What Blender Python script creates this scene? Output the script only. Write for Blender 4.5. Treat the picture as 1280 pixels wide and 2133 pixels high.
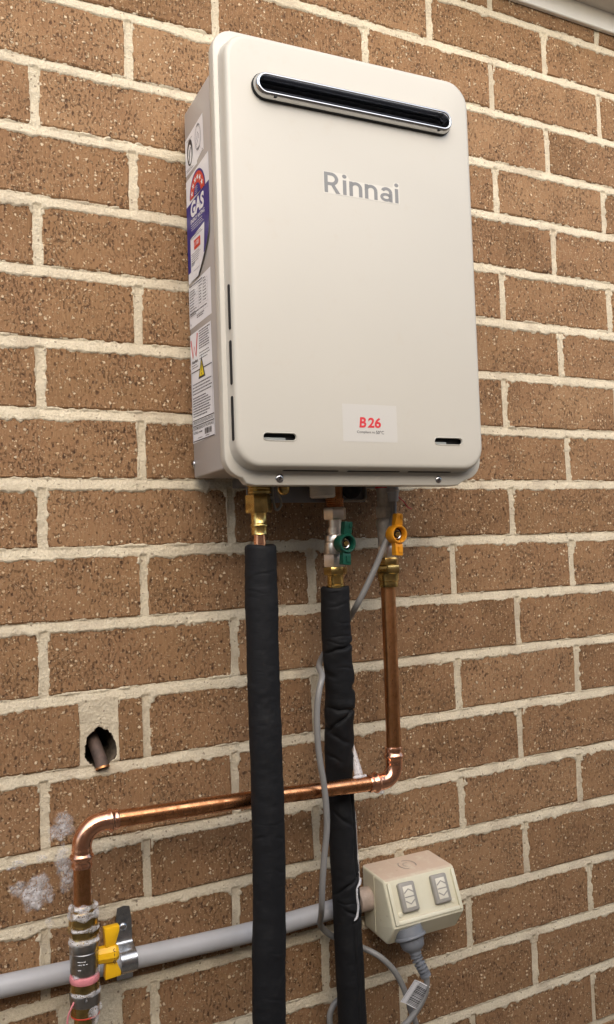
import bpy, bmesh, math, random
import numpy as np
from mathutils import Matrix, Vector

random.seed(7)
rng = np.random.default_rng(11)
scene = bpy.context.scene
for o in list(bpy.data.objects):
    bpy.data.objects.remove(o)
C = scene.collection

# ------------------------------------------------------------------ camera
cam_d = bpy.data.cameras.new('camera')
cam_d.sensor_fit = 'HORIZONTAL'
cam_d.sensor_width = 36.0
cam_d.lens = 36.0 * 1813.0 / 1280.0
cam_d.clip_start = 0.02
cam_d.clip_end = 500
cam = bpy.data.objects.new('camera', cam_d)
C.objects.link(cam)
cam.matrix_world = Matrix(((0.88417, 0.00906, -0.46708, -0.2041),
                           (-0.46578, -0.05985, -0.88288, -1.0573),
                           (-0.03596, 0.99817, -0.04870, -0.0970),
                           (0, 0, 0, 1)))
scene.camera = cam

# ------------------------------------------------------------------ light
SUN_EL, SUN_AZ = math.radians(38), math.radians(-14)   # azimuth measured from -Y (out of the wall) towards -X
world = bpy.data.worlds.new('World')
scene.world = world
world.use_nodes = True
wn = world.node_tree
wn.nodes.clear()
sky = wn.nodes.new('ShaderNodeTexSky')
sky.sky_type = 'NISHITA'
sky.sun_disc = False
sky.sun_elevation = SUN_EL
sky.sun_rotation = math.radians(180 + 14)
sky.air_density = 1.0
sky.dust_density = 3.0
sky.ozone_density = 1.0
bgn = wn.nodes.new('ShaderNodeBackground')
bgn.inputs['Strength'].default_value = 0.15
wo = wn.nodes.new('ShaderNodeOutputWorld')
wn.links.new(sky.outputs[0], bgn.inputs[0])
wn.links.new(bgn.outputs[0], wo.inputs[0])

sd = bpy.data.lights.new('sun', 'SUN')
sd.energy = 1.4
sd.angle = math.radians(95)
sd.color = (1.0, 0.945, 0.86)
sun = bpy.data.objects.new('sun', sd)
C.objects.link(sun)
sdir = Vector((math.sin(SUN_AZ) * math.cos(SUN_EL), -math.cos(SUN_AZ) * math.cos(SUN_EL), math.sin(SUN_EL)))
sun.location = sdir * 6
sun.rotation_euler = (-sdir).to_track_quat('-Z', 'Y').to_euler()

vs = scene.view_settings
vs.view_transform = 'Standard'
vs.look = 'None'
vs.exposure = 0.84
vs.gamma = 1
vs.use_curve_mapping = False
scene.render.engine = 'CYCLES'
scene.cycles.max_bounces = 7
scene.cycles.transparent_max_bounces = 6

# ------------------------------------------------------------------ materials
class NT:
    def __init__(s, name):
        s.m = bpy.data.materials.new(name)
        s.m.use_nodes = True
        s.t = s.m.node_tree
        s.b = s.t.nodes['Principled BSDF']
    def n(s, typ, **kw):
        nd = s.t.nodes.new('ShaderNode' + typ)
        ins = kw.pop('ins', {})
        for k, v in kw.items():
            setattr(nd, k, v)
        for k, v in ins.items():
            s.set(nd.inputs[k], v)
        return nd
    def set(s, sock, v):
        if isinstance(v, bpy.types.NodeSocket):
            s.t.links.new(v, sock)
        else:
            sock.default_value = v
    def pos(s, scale=(1, 1, 1), off=None, obj=False):
        g = s.n('TexCoord').outputs['Object'] if obj else s.n('NewGeometry').outputs['Position']
        mp = s.n('Mapping', ins={'Vector': g, 'Scale': scale})
        if off is not None:
            s.set(mp.inputs['Location'], off)
        return mp.outputs[0]
    def noise(s, vec, scale, detail=2, rough=.5, out='Fac'):
        return s.n('TexNoise', ins={'Vector': vec, 'Scale': scale, 'Detail': detail, 'Roughness': rough}).outputs[out]
    def ramp(s, f, *stops):
        r = s.n('ValToRGB', ins={'Fac': f})
        el = r.color_ramp.elements
        while len(el) < len(stops):
            el.new(.5)
        for e, (p, c) in zip(el, stops):
            e.position = p
            e.color = (c, c, c, 1) if isinstance(c, (int, float)) else (*c, 1)
        return r.outputs[0]
    def mix(s, f, a, b, mode='MIX'):
        m = s.n('Mix', data_type='RGBA', blend_type=mode)
        s.set(m.inputs[0], f)
        for i, v in ((6, a), (7, b)):
            s.set(m.inputs[i], (*v, 1) if isinstance(v, tuple) and len(v) == 3 else v)
        return m.outputs[2]
    def math(s, op, a, b=0.0, c=None):
        m = s.n('Math', operation=op)
        s.set(m.inputs[0], a)
        s.set(m.inputs[1], b)
        if c is not None:
            s.set(m.inputs[2], c)
        return m.outputs[0]
    def bump(s, h, strength=.5, dist=.001, normal=None):
        b = s.n('Bump', ins={'Height': h, 'Strength': strength, 'Distance': dist})
        if normal is not None:
            s.set(b.inputs['Normal'], normal)
        return b.outputs[0]
    def out(s, color=None, rough=None, metal=None, normal=None, **kw):
        I = s.b.inputs
        if color is not None:
            s.set(I['Base Color'], (*color, 1) if isinstance(color, tuple) else color)
        if rough is not None:
            s.set(I['Roughness'], rough)
        if metal is not None:
            s.set(I['Metallic'], metal)
        if normal is not None:
            s.set(I['Normal'], normal)
        for k, v in kw.items():
            s.set(I[k], v)
        return s.m

def plan(s):
    """wall-plane coordinates (x, z) in metres"""
    p = s.n('SeparateXYZ', ins={0: s.n('NewGeometry').outputs['Position']})
    return s.n('CombineXYZ', ins={0: p.outputs[0], 1: p.outputs[2]}).outputs[0]
def n2(s, vec, scale, detail=2, rough=.5, out='Fac'):
    return s.n('TexNoise', noise_dimensions='2D', ins={'Vector': vec, 'Scale': scale, 'Detail': detail, 'Roughness': rough}).outputs[out]
def scl(s, vec, x, y):
    return s.n('Mapping', ins={'Vector': vec, 'Scale': (x, y, 1)}).outputs[0]
def warp(s, vec, scale, amp):
    w = s.n('VectorMath', operation='MULTIPLY_ADD')
    s.set(w.inputs[0], n2(s, vec, scale, 2, .6, 'Color')); w.inputs[1].default_value = (amp,) * 3; s.set(w.inputs[2], vec)
    return w.outputs[0]
def grains(s, vec, scale, thr, r0, r1):
    v = s.n('TexVoronoi', voronoi_dimensions='2D', ins={'Vector': vec, 'Scale': scale, 'Randomness': 1.0})
    sep = s.n('SeparateColor', ins={0: v.outputs['Color']})
    sz = s.math('MULTIPLY_ADD', sep.outputs[1], r1 - r0, r0)
    f = s.n('MapRange', ins={0: v.outputs['Distance'], 1: s.math('MULTIPLY', sz, 1.12), 2: s.math('MULTIPLY', sz, .78), 3: 0.0, 4: 1.0}).outputs[0]
    return s.math('MULTIPLY', f, s.math('GREATER_THAN', sep.outputs[0], thr)), sep.outputs[2]

def m_brick():
    s = NT('brick_clay')
    rnd = s.n('ObjectInfo').outputs['Random']
    P = plan(s)
    base = s.ramp(rnd, (.0, (.196, .104, .048)), (.16, (.236, .130, .060)), (.55, (.282, .158, .076)), (.92, (.326, .190, .096)))
    base = s.mix(s.ramp(n2(s, P, 11, 3), (.35, 0), (.7, 1)), base, (.262, .143, .070))
    st = n2(s, scl(s, P, 1, .13), 430, 3, .6)                      # drag marks of the wire cut
    base = s.mix(s.math('MULTIPLY', s.ramp(st, (.45, 0), (.75, 1)), .4), base, (.40, .255, .135))
    W = warp(s, P, 300, .0036)
    clus = s.ramp(n2(s, P, 24, 2), (.34, .0), (.64, .11))
    tear = n2(s, scl(s, W, 1, .50), 380, 3, .68)                   # torn pits, taller than wide
    pit = s.n('MapRange', ins={0: s.math('ADD', tear, clus), 1: .655, 2: .72, 3: 0.0, 4: 1.0}).outputs[0]
    g1, c1 = grains(s, W, 185, .91, .18, .38)
    g2, c2 = grains(s, W, 310, .84, .17, .36)
    g3, c3 = grains(s, scl(s, W, 1, .62), 240, .90, .18, .40)
    g4, c4 = grains(s, W, 540, .85, .22, .40)
    col = s.mix(s.math('MULTIPLY', pit, .66), base, (.085, .043, .020))
    col = s.mix(s.math('MULTIPLY', g3, .75), col, (.075, .037, .022))
    col = s.mix(s.math('MULTIPLY', g4, .75), col, s.mix(c4, (.54, .40, .25), (.36, .23, .14)))
    col = s.mix(g2, col, s.mix(c2, (.66, .51, .32), (.44, .28, .15)))
    col = s.mix(g1, col, s.mix(c1, (.74, .60, .41), (.55, .37, .21)))
    h = s.math('SUBTRACT', s.math('MULTIPLY', st, .45), s.math('MULTIPLY', pit, 1.2))
    h = s.math('SUBTRACT', h, s.math('MULTIPLY', g3, 1.1))
    h = s.math('ADD', h, s.math('ADD', s.math('MULTIPLY', g1, 1.1), s.math('MULTIPLY', g2, .7)))
    h = s.math('ADD', h, s.math('MULTIPLY', n2(s, P, 900, 2), .6))
    return s.out(col, .9, 0, s.bump(h, .9, .0015), **{'Specular IOR Level': .25})

def m_mortar():
    s = NT('mortar_cream')
    P = plan(s)
    a = n2(s, P, 30, 4)
    f = n2(s, P, 1000, 3, .7)
    m = n2(s, P, 330, 3, .65)
    col = s.mix(s.ramp(a, (.3, 0), (.75, 1)), (.655, .572, .418), (.565, .487, .350))
    col = s.mix(s.math('MULTIPLY', s.ramp(m, (.5, 0), (.75, 1)), .5), col, (.80, .73, .59))
    col = s.mix(s.math('MULTIPLY', s.ramp(m, (.25, 1), (.42, 0)), .5), col, (.40, .325, .235))
    sp, _c = grains(s, warp(s, P, 300, .003), 230, .95, .15, .34)
    col = s.mix(s.math('MULTIPLY', sp, .8), col, (.22, .165, .115))
    col = s.mix(s.math('MULTIPLY', s.ramp(n2(s, P, 16, 3), (.54, 0), (.70, 1)), .5), col, (.44, .36, .26))
    h = s.math('ADD', s.math('MULTIPLY', f, .6), s.math('MULTIPLY', m, 1.3))
    return s.out(col, .95, 0, s.bump(h, .9, .0013), **{'Specular IOR Level': .15})

def simple(name, col, rough, metal=0.0, var=.0, vscale=30, bump=0.0, bscale=400, bdist=.0005, **kw):
    s = NT(name)
    P = s.pos()
    c = col
    if var:
        n = s.noise(P, vscale, 4, .6)
        d = tuple(max(0, x * (1 - var)) for x in col)
        c = s.mix(s.ramp(n, (.35, 0), (.7, 1)), col, d)
    nm = None
    if bump:
        nm = s.bump(s.noise(P, bscale, 3, .6), bump, bdist)
    return s.out(c, rough, metal, nm, **kw)

def m_paint(name, col, rough):
    s = NT(name)
    P = s.pos()
    n1 = s.noise(P, 7, 3)
    n2 = s.noise(P, 45, 4, .65)
    smudge = s.ramp(n2, (.60, 0), (.78, 1))
    c = s.mix(s.math('MULTIPLY', s.ramp(n1, (.35, 0), (.7, 1)), .5), col, tuple(x * .965 for x in col))
    c = s.mix(s.math('MULTIPLY', smudge, .30), c, (.50, .44, .35))
    r = s.math('ADD', s.math('MULTIPLY', n2, .12), rough - .06)
    return s.out(c, r, 0, s.bump(s.noise(P, 1400, 2), .06, .0003))

def m_copper(name, bright, dull, rough, spot=.4):
    s = NT(name)
    P = s.pos()
    n = s.noise(P, 55, 5, .65)
    st = s.noise(s.pos((1, 1, .12)), 160, 3, .6)
    f = s.ramp(s.math('ADD', s.math('MULTIPLY', n, .6), s.math('MULTIPLY', st, .4)), (.40, 0), (.62, 1))
    c = s.mix(s.math('MULTIPLY', f, spot), bright, dull)
    sp = s.ramp(s.noise(P, 260, 3), (.66, 0), (.72, 1))
    c = s.mix(s.math('MULTIPLY', sp, .5), c, tuple(x * .35 for x in dull))
    r = s.math('ADD', s.math('MULTIPLY', f, .16), rough)
    return s.out(c, r, 1.0, s.bump(n, .12, .0004))

def m_foam_black():
    s = NT('black_foam_rubber')
    P = s.pos()
    w = s.noise(s.pos((.28, .28, 1)), 430, 4, .65)
    w2 = s.noise(s.pos((.5, .5, 1)), 120, 3, .6)
    d = s.ramp(s.noise(P, 22, 5, .7), (.55, 0), (.8, 1))
    c = s.mix(s.math('MULTIPLY', d, .45), (.0078, .0082, .0094), (.030, .0295, .028))
    h = s.math('ADD', w, s.math('MULTIPLY', w2, 1.2))
    return s.out(c, .70, 0, s.bump(h, .5, .0008), **{'Specular IOR Level': .25})

def m_suds():
    s = NT('soap_suds')
    P = s.pos()
    v = s.n('TexVoronoi', ins={'Vector': P, 'Scale': 520, 'Randomness': 1.0})
    hole = s.math('GREATER_THAN', s.n('SeparateColor', ins={0: v.outputs['Color']}).outputs[0], .68)
    hole = s.math('MULTIPLY', hole, s.ramp(v.outputs['Distance'], (.30, 1), (.46, 0)))
    den = s.n('Attribute', attribute_name='foam').outputs['Fac']
    al = s.n('MapRange', ins={0: s.math('ADD', den, s.math('MULTIPLY', s.noise(P, 420, 3, .7), .7)), 1: .40, 2: 1.50, 3: .0, 4: .58}).outputs[0]
    al = s.math('MULTIPLY', al, s.math('SUBTRACT', 1.0, s.math('MULTIPLY', hole, .75)))
    return s.out((.84, .84, .85), .3, 0, s.bump(s.math('ADD', v.outputs['Distance'], s.noise(P, 900, 2)), .5, .0006), **{'Alpha': al})

def m_ground():
    s = NT('concrete_paving')
    P = s.pos()
    n = s.noise(P, 3, 6, .65)
    c = s.mix(s.ramp(n, (.3, 0), (.7, 1)), (.22, .185, .14), (.16, .135, .10))
    return s.out(c, .95, 0, s.bump(s.noise(P, 140, 4), .5, .003))

def m_outlet():
    s = NT('aged_cream_plastic')
    P = s.pos()
    up = s.n('SeparateXYZ', ins={0: s.n('NewGeometry').outputs['True Normal']}).outputs[2]
    n = s.noise(P, 70, 5, .7)
    dust = s.math('MULTIPLY', s.ramp(up, (.80, 0), (.93, 1)), s.ramp(n, (.22, .35), (.5, 1)))
    c = s.mix(s.ramp(s.noise(P, 22, 4), (.35, 0), (.75, 1)), (.70, .665, .505), (.63, .59, .43))
    c = s.mix(s.math('MULTIPLY', dust, .85), c, (.53, .385, .285))
    gr = s.ramp(s.noise(P, 120, 5, .7), (.63, 0), (.72, 1))
    c = s.mix(s.math('MULTIPLY', gr, .45), c, (.36, .27, .17))
    return s.out(c, .48, 0, s.bump(s.noise(P, 500, 3), .15, .0004))

M = dict(
    brick=m_brick(), mortar=m_mortar(), ground=m_ground(),
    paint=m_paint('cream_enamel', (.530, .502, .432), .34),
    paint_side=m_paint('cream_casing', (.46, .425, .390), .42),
    chrome=simple('brushed_steel', (.60, .60, .60), .17, 1.0, .1, 60),
    steel=simple('galvanised_steel', (.60, .62, .64), .26, 1.0, .35, 120, .2, 300),
    dark=simple('flue_interior', (.075, .077, .085), .45, .2),
    baffle=simple('flue_baffle', (.10, .105, .13), .25, .3),
    ledge=simple('grey_ledge', (.30, .32, .31), .5, .2),
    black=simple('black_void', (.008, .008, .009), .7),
    greybox=simple('zinc_plate', (.20, .20, .21), .5, .5, .2, 40),
    brass=simple('brass', (.70, .49, .17), .24, 1.0, .3, 80, .25, 160, .0006),
    brass_old=simple('dull_brass', (.60, .43, .16), .27, 1.0, .45, 90, .3, 200, .0006),
    nickel=simple('nickel_plate', (.80, .73, .64), .28, .92, .22, 90, .2, 160, .0005),
    nickel_old=simple('dull_nickel', (.45, .435, .41), .30, 1.0, .35, 90, .3, 160, .0005),
    whitish=simple('chalky_brass', (.56, .51, .44), .42, .25, .35, 110, .4, 200, .0006),
    copper=m_copper('copper_oxidised', (.60, .29, .13), (.25, .105, .038), .27, .9),
    copper_dull=simple('weathered_copper', (.105, .066, .048), .7, .0, .6, 90, .3, 200),
    copper_h=m_copper('copper_tube', (.74, .355, .17), (.30, .12, .045), .20, .85),
    copper_new=m_copper('copper_fitting', (.95, .52, .34), (.62, .28, .15), .13, .55),
    foam=m_foam_black(), suds=m_suds(), outlet=m_outlet(),
    green=simple('green_plastic', (.004, .066, .040), .38, 0, .15, 80),
    orange=simple('orange_plastic', (.74, .30, .012), .38, 0, .15, 80),
    yellow=simple('yellow_enamel', (.86, .48, .012), .32, 0, .12, 60),
    grey_pvc=simple('grey_pvc', (.43, .43, .435), .42, 0, .18, 18, .12, 300),
    pvc_dirty=simple('dusty_pvc', (.50, .40, .33), .6, 0, .3, 90, .3, 250),
    cable=simple('grey_cable', (.235, .23, .22), .42, 0, .15, 30),
    plug=simple('blue_grey_plug', (.17, .18, .195), .36, 0, .1, 40),
    switch=simple('grey_switch', (.33, .31, .27), .45, 0, .12, 60),
    cream=simple('cream_plastic', (.70, .66, .54), .42, 0, .08, 60),
    cream_cap=simple('white_plastic', (.68, .64, .56), .42, 0, .06, 60),
    clear=simple('milky_plastic', (.30, .28, .24), .35, 0, .1, 60, **{'Transmission Weight': .3}),
    white=simple('white_label', (.88, .88, .89), .30),
    silver_label=simple('pearl_label', (.558, .538, .490), .30),
    logo=simple('grey_print', (.205, .205, .20), .42, .0),
    logo_back=simple('logo_backing', (.60, .572, .50), .32),
    ink=simple('black_ink', (.03, .03, .035), .5),
    grey_ink=simple('grey_ink', (.16, .16, .17), .5),
    red_ink=simple('red_ink', (.62, .035, .045), .4),
    orange_ink=simple('orange_red_ink', (.66, .055, .025), .45),
    blue_ink=simple('blue_ink', (.024, .020, .215), .42),
    yellow_ink=simple('yellow_ink', (.85, .66, .02), .4),
    pink=simple('pink_tape', (.74, .26, .28), .4, 0, .2, 90),
    trim=simple('cream_timber_paint', (.86, .83, .76), .5, 0, .06, 20, .15, 60, .001),
    soffit=simple('soffit_board', (.66, .62, .56), .7, 0, .08, 12),
    fence=simple('fence_steel', (.42, .35, .27), .6, 0, .1, 3),
    cavity=simple('cavity_rubble', (.16, .12, .08), .95, 0, .6, 60, 1.0, 120, .004),
)

# ------------------------------------------------------------------ helpers
def mesh_obj(name, verts, faces, mat, parent=None, smooth=True, angle=40):
    me = bpy.data.meshes.new(name)
    me.from_pydata([tuple(v) for v in verts], [], faces)
    return finish(name, me, mat, parent, smooth, angle)

def finish(name, me, mat, parent=None, smooth=True, angle=40):
    if mat is not None:
        me.materials.append(M[mat] if isinstance(mat, str) else mat)
    me.update()
    if smooth:
        me.shade_smooth()
        me.set_sharp_from_angle(angle=math.radians(angle))
    o = bpy.data.objects.new(name, me)
    C.objects.link(o)
    if parent is not None:
        o.parent = parent
    return o

def bm_obj(name, bm, mat, parent=None, smooth=True, angle=40):
    bmesh.ops.recalc_face_normals(bm, faces=bm.faces)
    me = bpy.data.meshes.new(name)
    bm.to_mesh(me)
    bm.free()
    return finish(name, me, mat, parent, smooth, angle)

def thing(name, label, cat, loc=(0, 0, 0), group=None):
    o = bpy.data.objects.new(name, None)
    o.empty_display_size = .03
    o.location = loc
    C.objects.link(o)
    return tag(o, label, cat, group)

def tag(o, label, cat, group=None, kind=None):
    if label:
        o['label'] = label
    if cat:
        o['category'] = cat
    if group:
        o['group'] = group
    if kind:
        o['kind'] = kind
    return o

def rel(o, root):
    """geometry was written in scene coordinates; keep it there under a located Empty"""
    o.parent = root
    o.matrix_parent_inverse = root.matrix_basis.inverted()
    return o

def box(bm, lo, hi, bevel=0, seg=2, mat=None):
    r = bmesh.ops.create_cube(bm, size=1)
    vs_ = r['verts']
    for v in vs_:
        v.co = Vector([lo[i] + (v.co[i] + .5) * (hi[i] - lo[i]) for i in range(3)])
    if bevel:
        es = list({e for v in vs_ for e in v.link_edges})
        bmesh.ops.bevel(bm, geom=es, offset=bevel, segments=seg, profile=.5, affect='EDGES')

def axes(axis):
    a = Vector(axis).normalized()
    u = a.orthogonal().normalized()
    if abs(a.z) > .9:
        u = Vector((1, 0, 0))
        u = (u - a * u.dot(a)).normalized()
    v = a.cross(u)
    return a, u, v

def lathe(bm, origin, axis, prof, seg=32, hexa=False, rot=0, cap=True):
    """prof = [(distance along axis, radius)]"""
    a, u, v = axes(axis)
    o = Vector(origin)
    n = 6 if hexa else seg
    rings = []
    for t, r in prof:
        rings.append([bm.verts.new(o + a * t + (u * math.cos(2 * math.pi * i / n + rot) + v * math.sin(2 * math.pi * i / n + rot)) * r) for i in range(n)])
    for A, B in zip(rings, rings[1:]):
        for i in range(n):
            bm.faces.new((A[i], A[(i + 1) % n], B[(i + 1) % n], B[i]))
    if cap:
        bm.faces.new(rings[0])
        bm.faces.new(rings[-1])

def hexnut(bm, origin, axis, t0, t1, r, rot=.3, ch=.0012):
    """hex prism with chamfered ends (intersection look: corner radius dips at both ends)"""
    a, u, v = axes(axis)
    o = Vector(origin)
    rings = []
    for t, k in ((t0, .90), (t0 + ch, 1), (t1 - ch, 1), (t1, .90)):
        ring = []
        for i in range(6):
            for j, f in ((0, 1.0), (.5, .866)):
                an = (i + j) * math.pi / 3 + rot
                rr = r * f if k == 1 else r * min(f, k)
                ring.append(bm.verts.new(o + a * t + (u * math.cos(an) + v * math.sin(an)) * rr))
        rings.append(ring)
    n = 12
    for A, B in zip(rings, rings[1:]):
        for i in range(n):
            bm.faces.new((A[i], A[(i + 1) % n], B[(i + 1) % n], B[i]))
    bm.faces.new(rings[0])
    bm.faces.new(rings[-1])

def spline(pts, n):
    """Catmull-Rom through pts, n samples at even spacing"""
    P = np.array(pts, float)
    P = np.vstack([2 * P[0] - P[1], P, 2 * P[-1] - P[-2]])
    out = []
    for i in range(1, len(P) - 2):
        t = np.linspace(0, 1, 24, endpoint=False)[:, None]
        p0, p1, p2, p3 = P[i - 1], P[i], P[i + 1], P[i + 2]
        out.append(.5 * (2 * p1 + (p2 - p0) * t + (2 * p0 - 5 * p1 + 4 * p2 - p3) * t ** 2 + (3 * p1 - p0 - 3 * p2 + p3) * t ** 3))
    out.append(P[-2][None])
    Q = np.vstack(out)
    d = np.r_[0, np.cumsum(np.linalg.norm(np.diff(Q, axis=0), axis=1))]
    s = np.linspace(0, d[-1], n)
    return np.stack([np.interp(s, d, Q[:, k]) for k in range(3)], 1)

def tube(name, path, rad, mat, parent=None, seg=20, cap=True):
    """round tube along path (n,3); rad is a number or one radius per point"""
    P = np.asarray(path, float)
    n = len(P)
    R = np.full(n, rad) if np.isscalar(rad) else np.asarray(rad, float)
    T = np.gradient(P, axis=0)
    T /= np.linalg.norm(T, axis=1)[:, None]
    u = np.cross(T[0], (0.0, 1.0, 0.0))
    if np.linalg.norm(u) < .1:
        u = np.cross(T[0], (1.0, 0.0, 0.0))
    an = np.linspace(0, 2 * np.pi, seg, endpoint=False)
    V = []
    for i in range(n):
        u = u - T[i] * u.dot(T[i])
        u /= np.linalg.norm(u)
        w = np.cross(T[i], u)
        V.append(P[i] + R[i] * (np.cos(an)[:, None] * u + np.sin(an)[:, None] * w))
    V = np.vstack(V)
    F = []
    for i in range(n - 1):
        for j in range(seg):
            k = (j + 1) % seg
            F.append((i * seg + j, i * seg + k, (i + 1) * seg + k, (i + 1) * seg + j))
    if cap:
        F.append(tuple(range(seg - 1, -1, -1)))
        F.append(tuple(range((n - 1) * seg, n * seg)))
    return mesh_obj(name, V, F, mat, parent, True, 50)

def vnoise(x, y, scale, seed):
    r = np.random.default_rng(seed)
    g = r.random((257, 257))
    X = np.asarray(x) * scale + 1000.0
    Y = np.asarray(y) * scale + 1000.0
    xi, yi = np.floor(X).astype(int), np.floor(Y).astype(int)
    fx, fy = X - xi, Y - yi
    fx, fy = fx * fx * (3 - 2 * fx), fy * fy * (3 - 2 * fy)
    a = g[xi % 256, yi % 256]; b = g[(xi + 1) % 256, yi % 256]
    c = g[xi % 256, (yi + 1) % 256]; d = g[(xi + 1) % 256, (yi + 1) % 256]
    return (a * (1 - fx) + b * fx) * (1 - fy) + (c * (1 - fx) + d * fx) * fy

class Frame:
    """2-D drawing plane: local (x, y) -> point, with a small lift along the normal"""
    def __init__(s, o, ex, ey):
        s.o, s.ex, s.ey = Vector(o), Vector(ex).normalized(), Vector(ey).normalized()
        s.ez = s.ex.cross(s.ey)
    def p(s, x, y, z=0.0):
        return s.o + s.ex * x + s.ey * y + s.ez * z

def flat(name, fr, polys, z, mat, parent=None):
    vs_, fs = [], []
    for poly in polys:
        b = len(vs_)
        vs_ += [fr.p(x, y, z) for x, y in poly]
        fs.append(tuple(range(b, b + len(poly))))
    return mesh_obj(name, vs_, fs, mat, parent, False)

def rect(x0, y0, x1, y1):
    return [(x0, y0), (x1, y0), (x1, y1), (x0, y1)]

def rrect(x0, x1, y0, y1, r, nc=8, ne=1):
    """rounded rectangle, counter-clockwise, same vertex count for the same nc, ne"""
    pts = []
    for cx, cy, a0 in ((x1 - r, y1 - r, 0), (x0 + r, y1 - r, 90), (x0 + r, y0 + r, 180), (x1 - r, y0 + r, 270)):
        for i in range(nc + 1):
            a = math.radians(a0 + 90 * i / nc)
            pts.append((cx + r * math.cos(a), cy + r * math.sin(a)))
    out = []
    for i, p in enumerate(pts):
        out.append(p)
        if (i + 1) % (nc + 1) == 0:
            q = pts[(i + 1) % len(pts)]
            for k in range(1, ne):
                t = k / ne
                out.append((p[0] + (q[0] - p[0]) * t, p[1] + (q[1] - p[1]) * t))
    return out

def arc_pts(cx, cy, rx, ry, a0, a1, n):
    return [(cx + rx * math.cos(math.radians(a0 + (a1 - a0) * i / n)), cy + ry * math.sin(math.radians(a0 + (a1 - a0) * i / n))) for i in range(n + 1)]

def text_mesh(body, bold=0.0):
    cu = bpy.data.curves.new('txt', 'FONT')
    cu.body = body
    cu.size = 1
    cu.offset = bold
    cu.resolution_u = 4
    o = bpy.data.objects.new('txt', cu)
    C.objects.link(o)
    dg = bpy.context.evaluated_depsgraph_get()
    me = bpy.data.meshes.new_from_object(o.evaluated_get(dg))
    bpy.data.objects.remove(o)
    bpy.data.curves.remove(cu)
    return me

def text(name, body, fr, x0, x1, y0, y1, z, mat, parent, bold=0.0, shear=0.0):
    me = text_mesh(body, bold)
    co = np.empty(len(me.vertices) * 3)
    me.vertices.foreach_get('co', co)
    co = co.reshape(-1, 3)
    lo, hi = co.min(0), co.max(0)
    for v, c in zip(me.vertices, co):
        ty = (c[1] - lo[1]) / (hi[1] - lo[1])
        tx = (c[0] - lo[0]) / (hi[0] - lo[0])
        y = y0 + ty * (y1 - y0)
        v.co = fr.p(x0 + tx * (x1 - x0) + shear * (y - y0), y, z)
    return finish(name, me, mat, parent, False)

def print_lines(fr, x0, x1, y0, y1, rows, h, seed, fill=(.6, 1.0)):
    """rows of small word-like dashes"""
    r = random.Random(seed)
    polys = []
    for i in range(rows):
        y = y1 - (i + .5) * (y1 - y0) / rows
        x = x0
        end = x0 + (x1 - x0) * r.uniform(*fill)
        while x < end:
            w = r.uniform(.0012, .0048)
            e = min(x + w, end)
            polys.append(rect(x, y - h / 2, e, y + h / 2))
            x = e + .0009
    return polys

def loft(bm, loops, closed=True):
    rows = [[bm.verts.new(p) for p in L] for L in loops]
    n = len(rows[0])
    for A, B in zip(rows, rows[1:]):
        for i in range(n if closed else n - 1):
            bm.faces.new((A[i], A[(i + 1) % n], B[(i + 1) % n], B[i]))
    return rows

def fill_with_holes(bm, loops):
    """planar face bounded by loops[0] with the other loops as holes (lists of BMVerts)"""
    es = []
    for L in loops:
        for i in range(len(L)):
            e = bm.edges.get((L[i], L[(i + 1) % len(L)])) or bm.edges.new((L[i], L[(i + 1) % len(L)]))
            es.append(e)
    bmesh.ops.triangle_fill(bm, use_beauty=True, use_dissolve=False, edges=es)

# ================================================================== SETTING
gm = bmesh.new()
bmesh.ops.create_grid(gm, x_segments=2, y_segments=2, size=120)
ground = bm_obj('ground', gm, 'ground', None, False)
ground.location = (0, 0, -1.12)
ground['kind'] = 'structure'

# unseen fence added behind the viewer: shades the low wall, reflects in metals
fence = thing('added_shade_fence', 'unseen tan ribbed steel fence added behind the viewer to shade the lower wall', 'fence', (0, -1.95, -1.12))
for i in range(3):
    fb = bmesh.new()
    xs = np.linspace(-3.6 + i * 2.4, -1.2 + i * 2.4 - .05, 49)
    zz = (-1.10, .80)
    ring = [[fb.verts.new((x, -1.95 + (.018 if (k // 2) % 2 else 0), z)) for k, x in enumerate(xs)] for z in zz]
    for k in range(48):
        fb.faces.new((ring[0][k], ring[0][k + 1], ring[1][k + 1], ring[1][k]))
    o = bm_obj('panel', fb, 'fence', None, False)
    rel(o, fence)
for i in range(4):
    fb = bmesh.new(); box(fb, (-3.65 + i * 2.4, -1.99, -1.118), (-3.60 + i * 2.4, -1.925, .84), .004)
    rel(bm_obj('post', fb, 'fence', None, False), fence)

# ------------------------------------------------------------------ brick wall
wall = thing('brick_wall', 'brown wire-cut face brick wall with cream mortar joints behind the heater', 'wall', (0.4, 0, -1.12))

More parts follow.
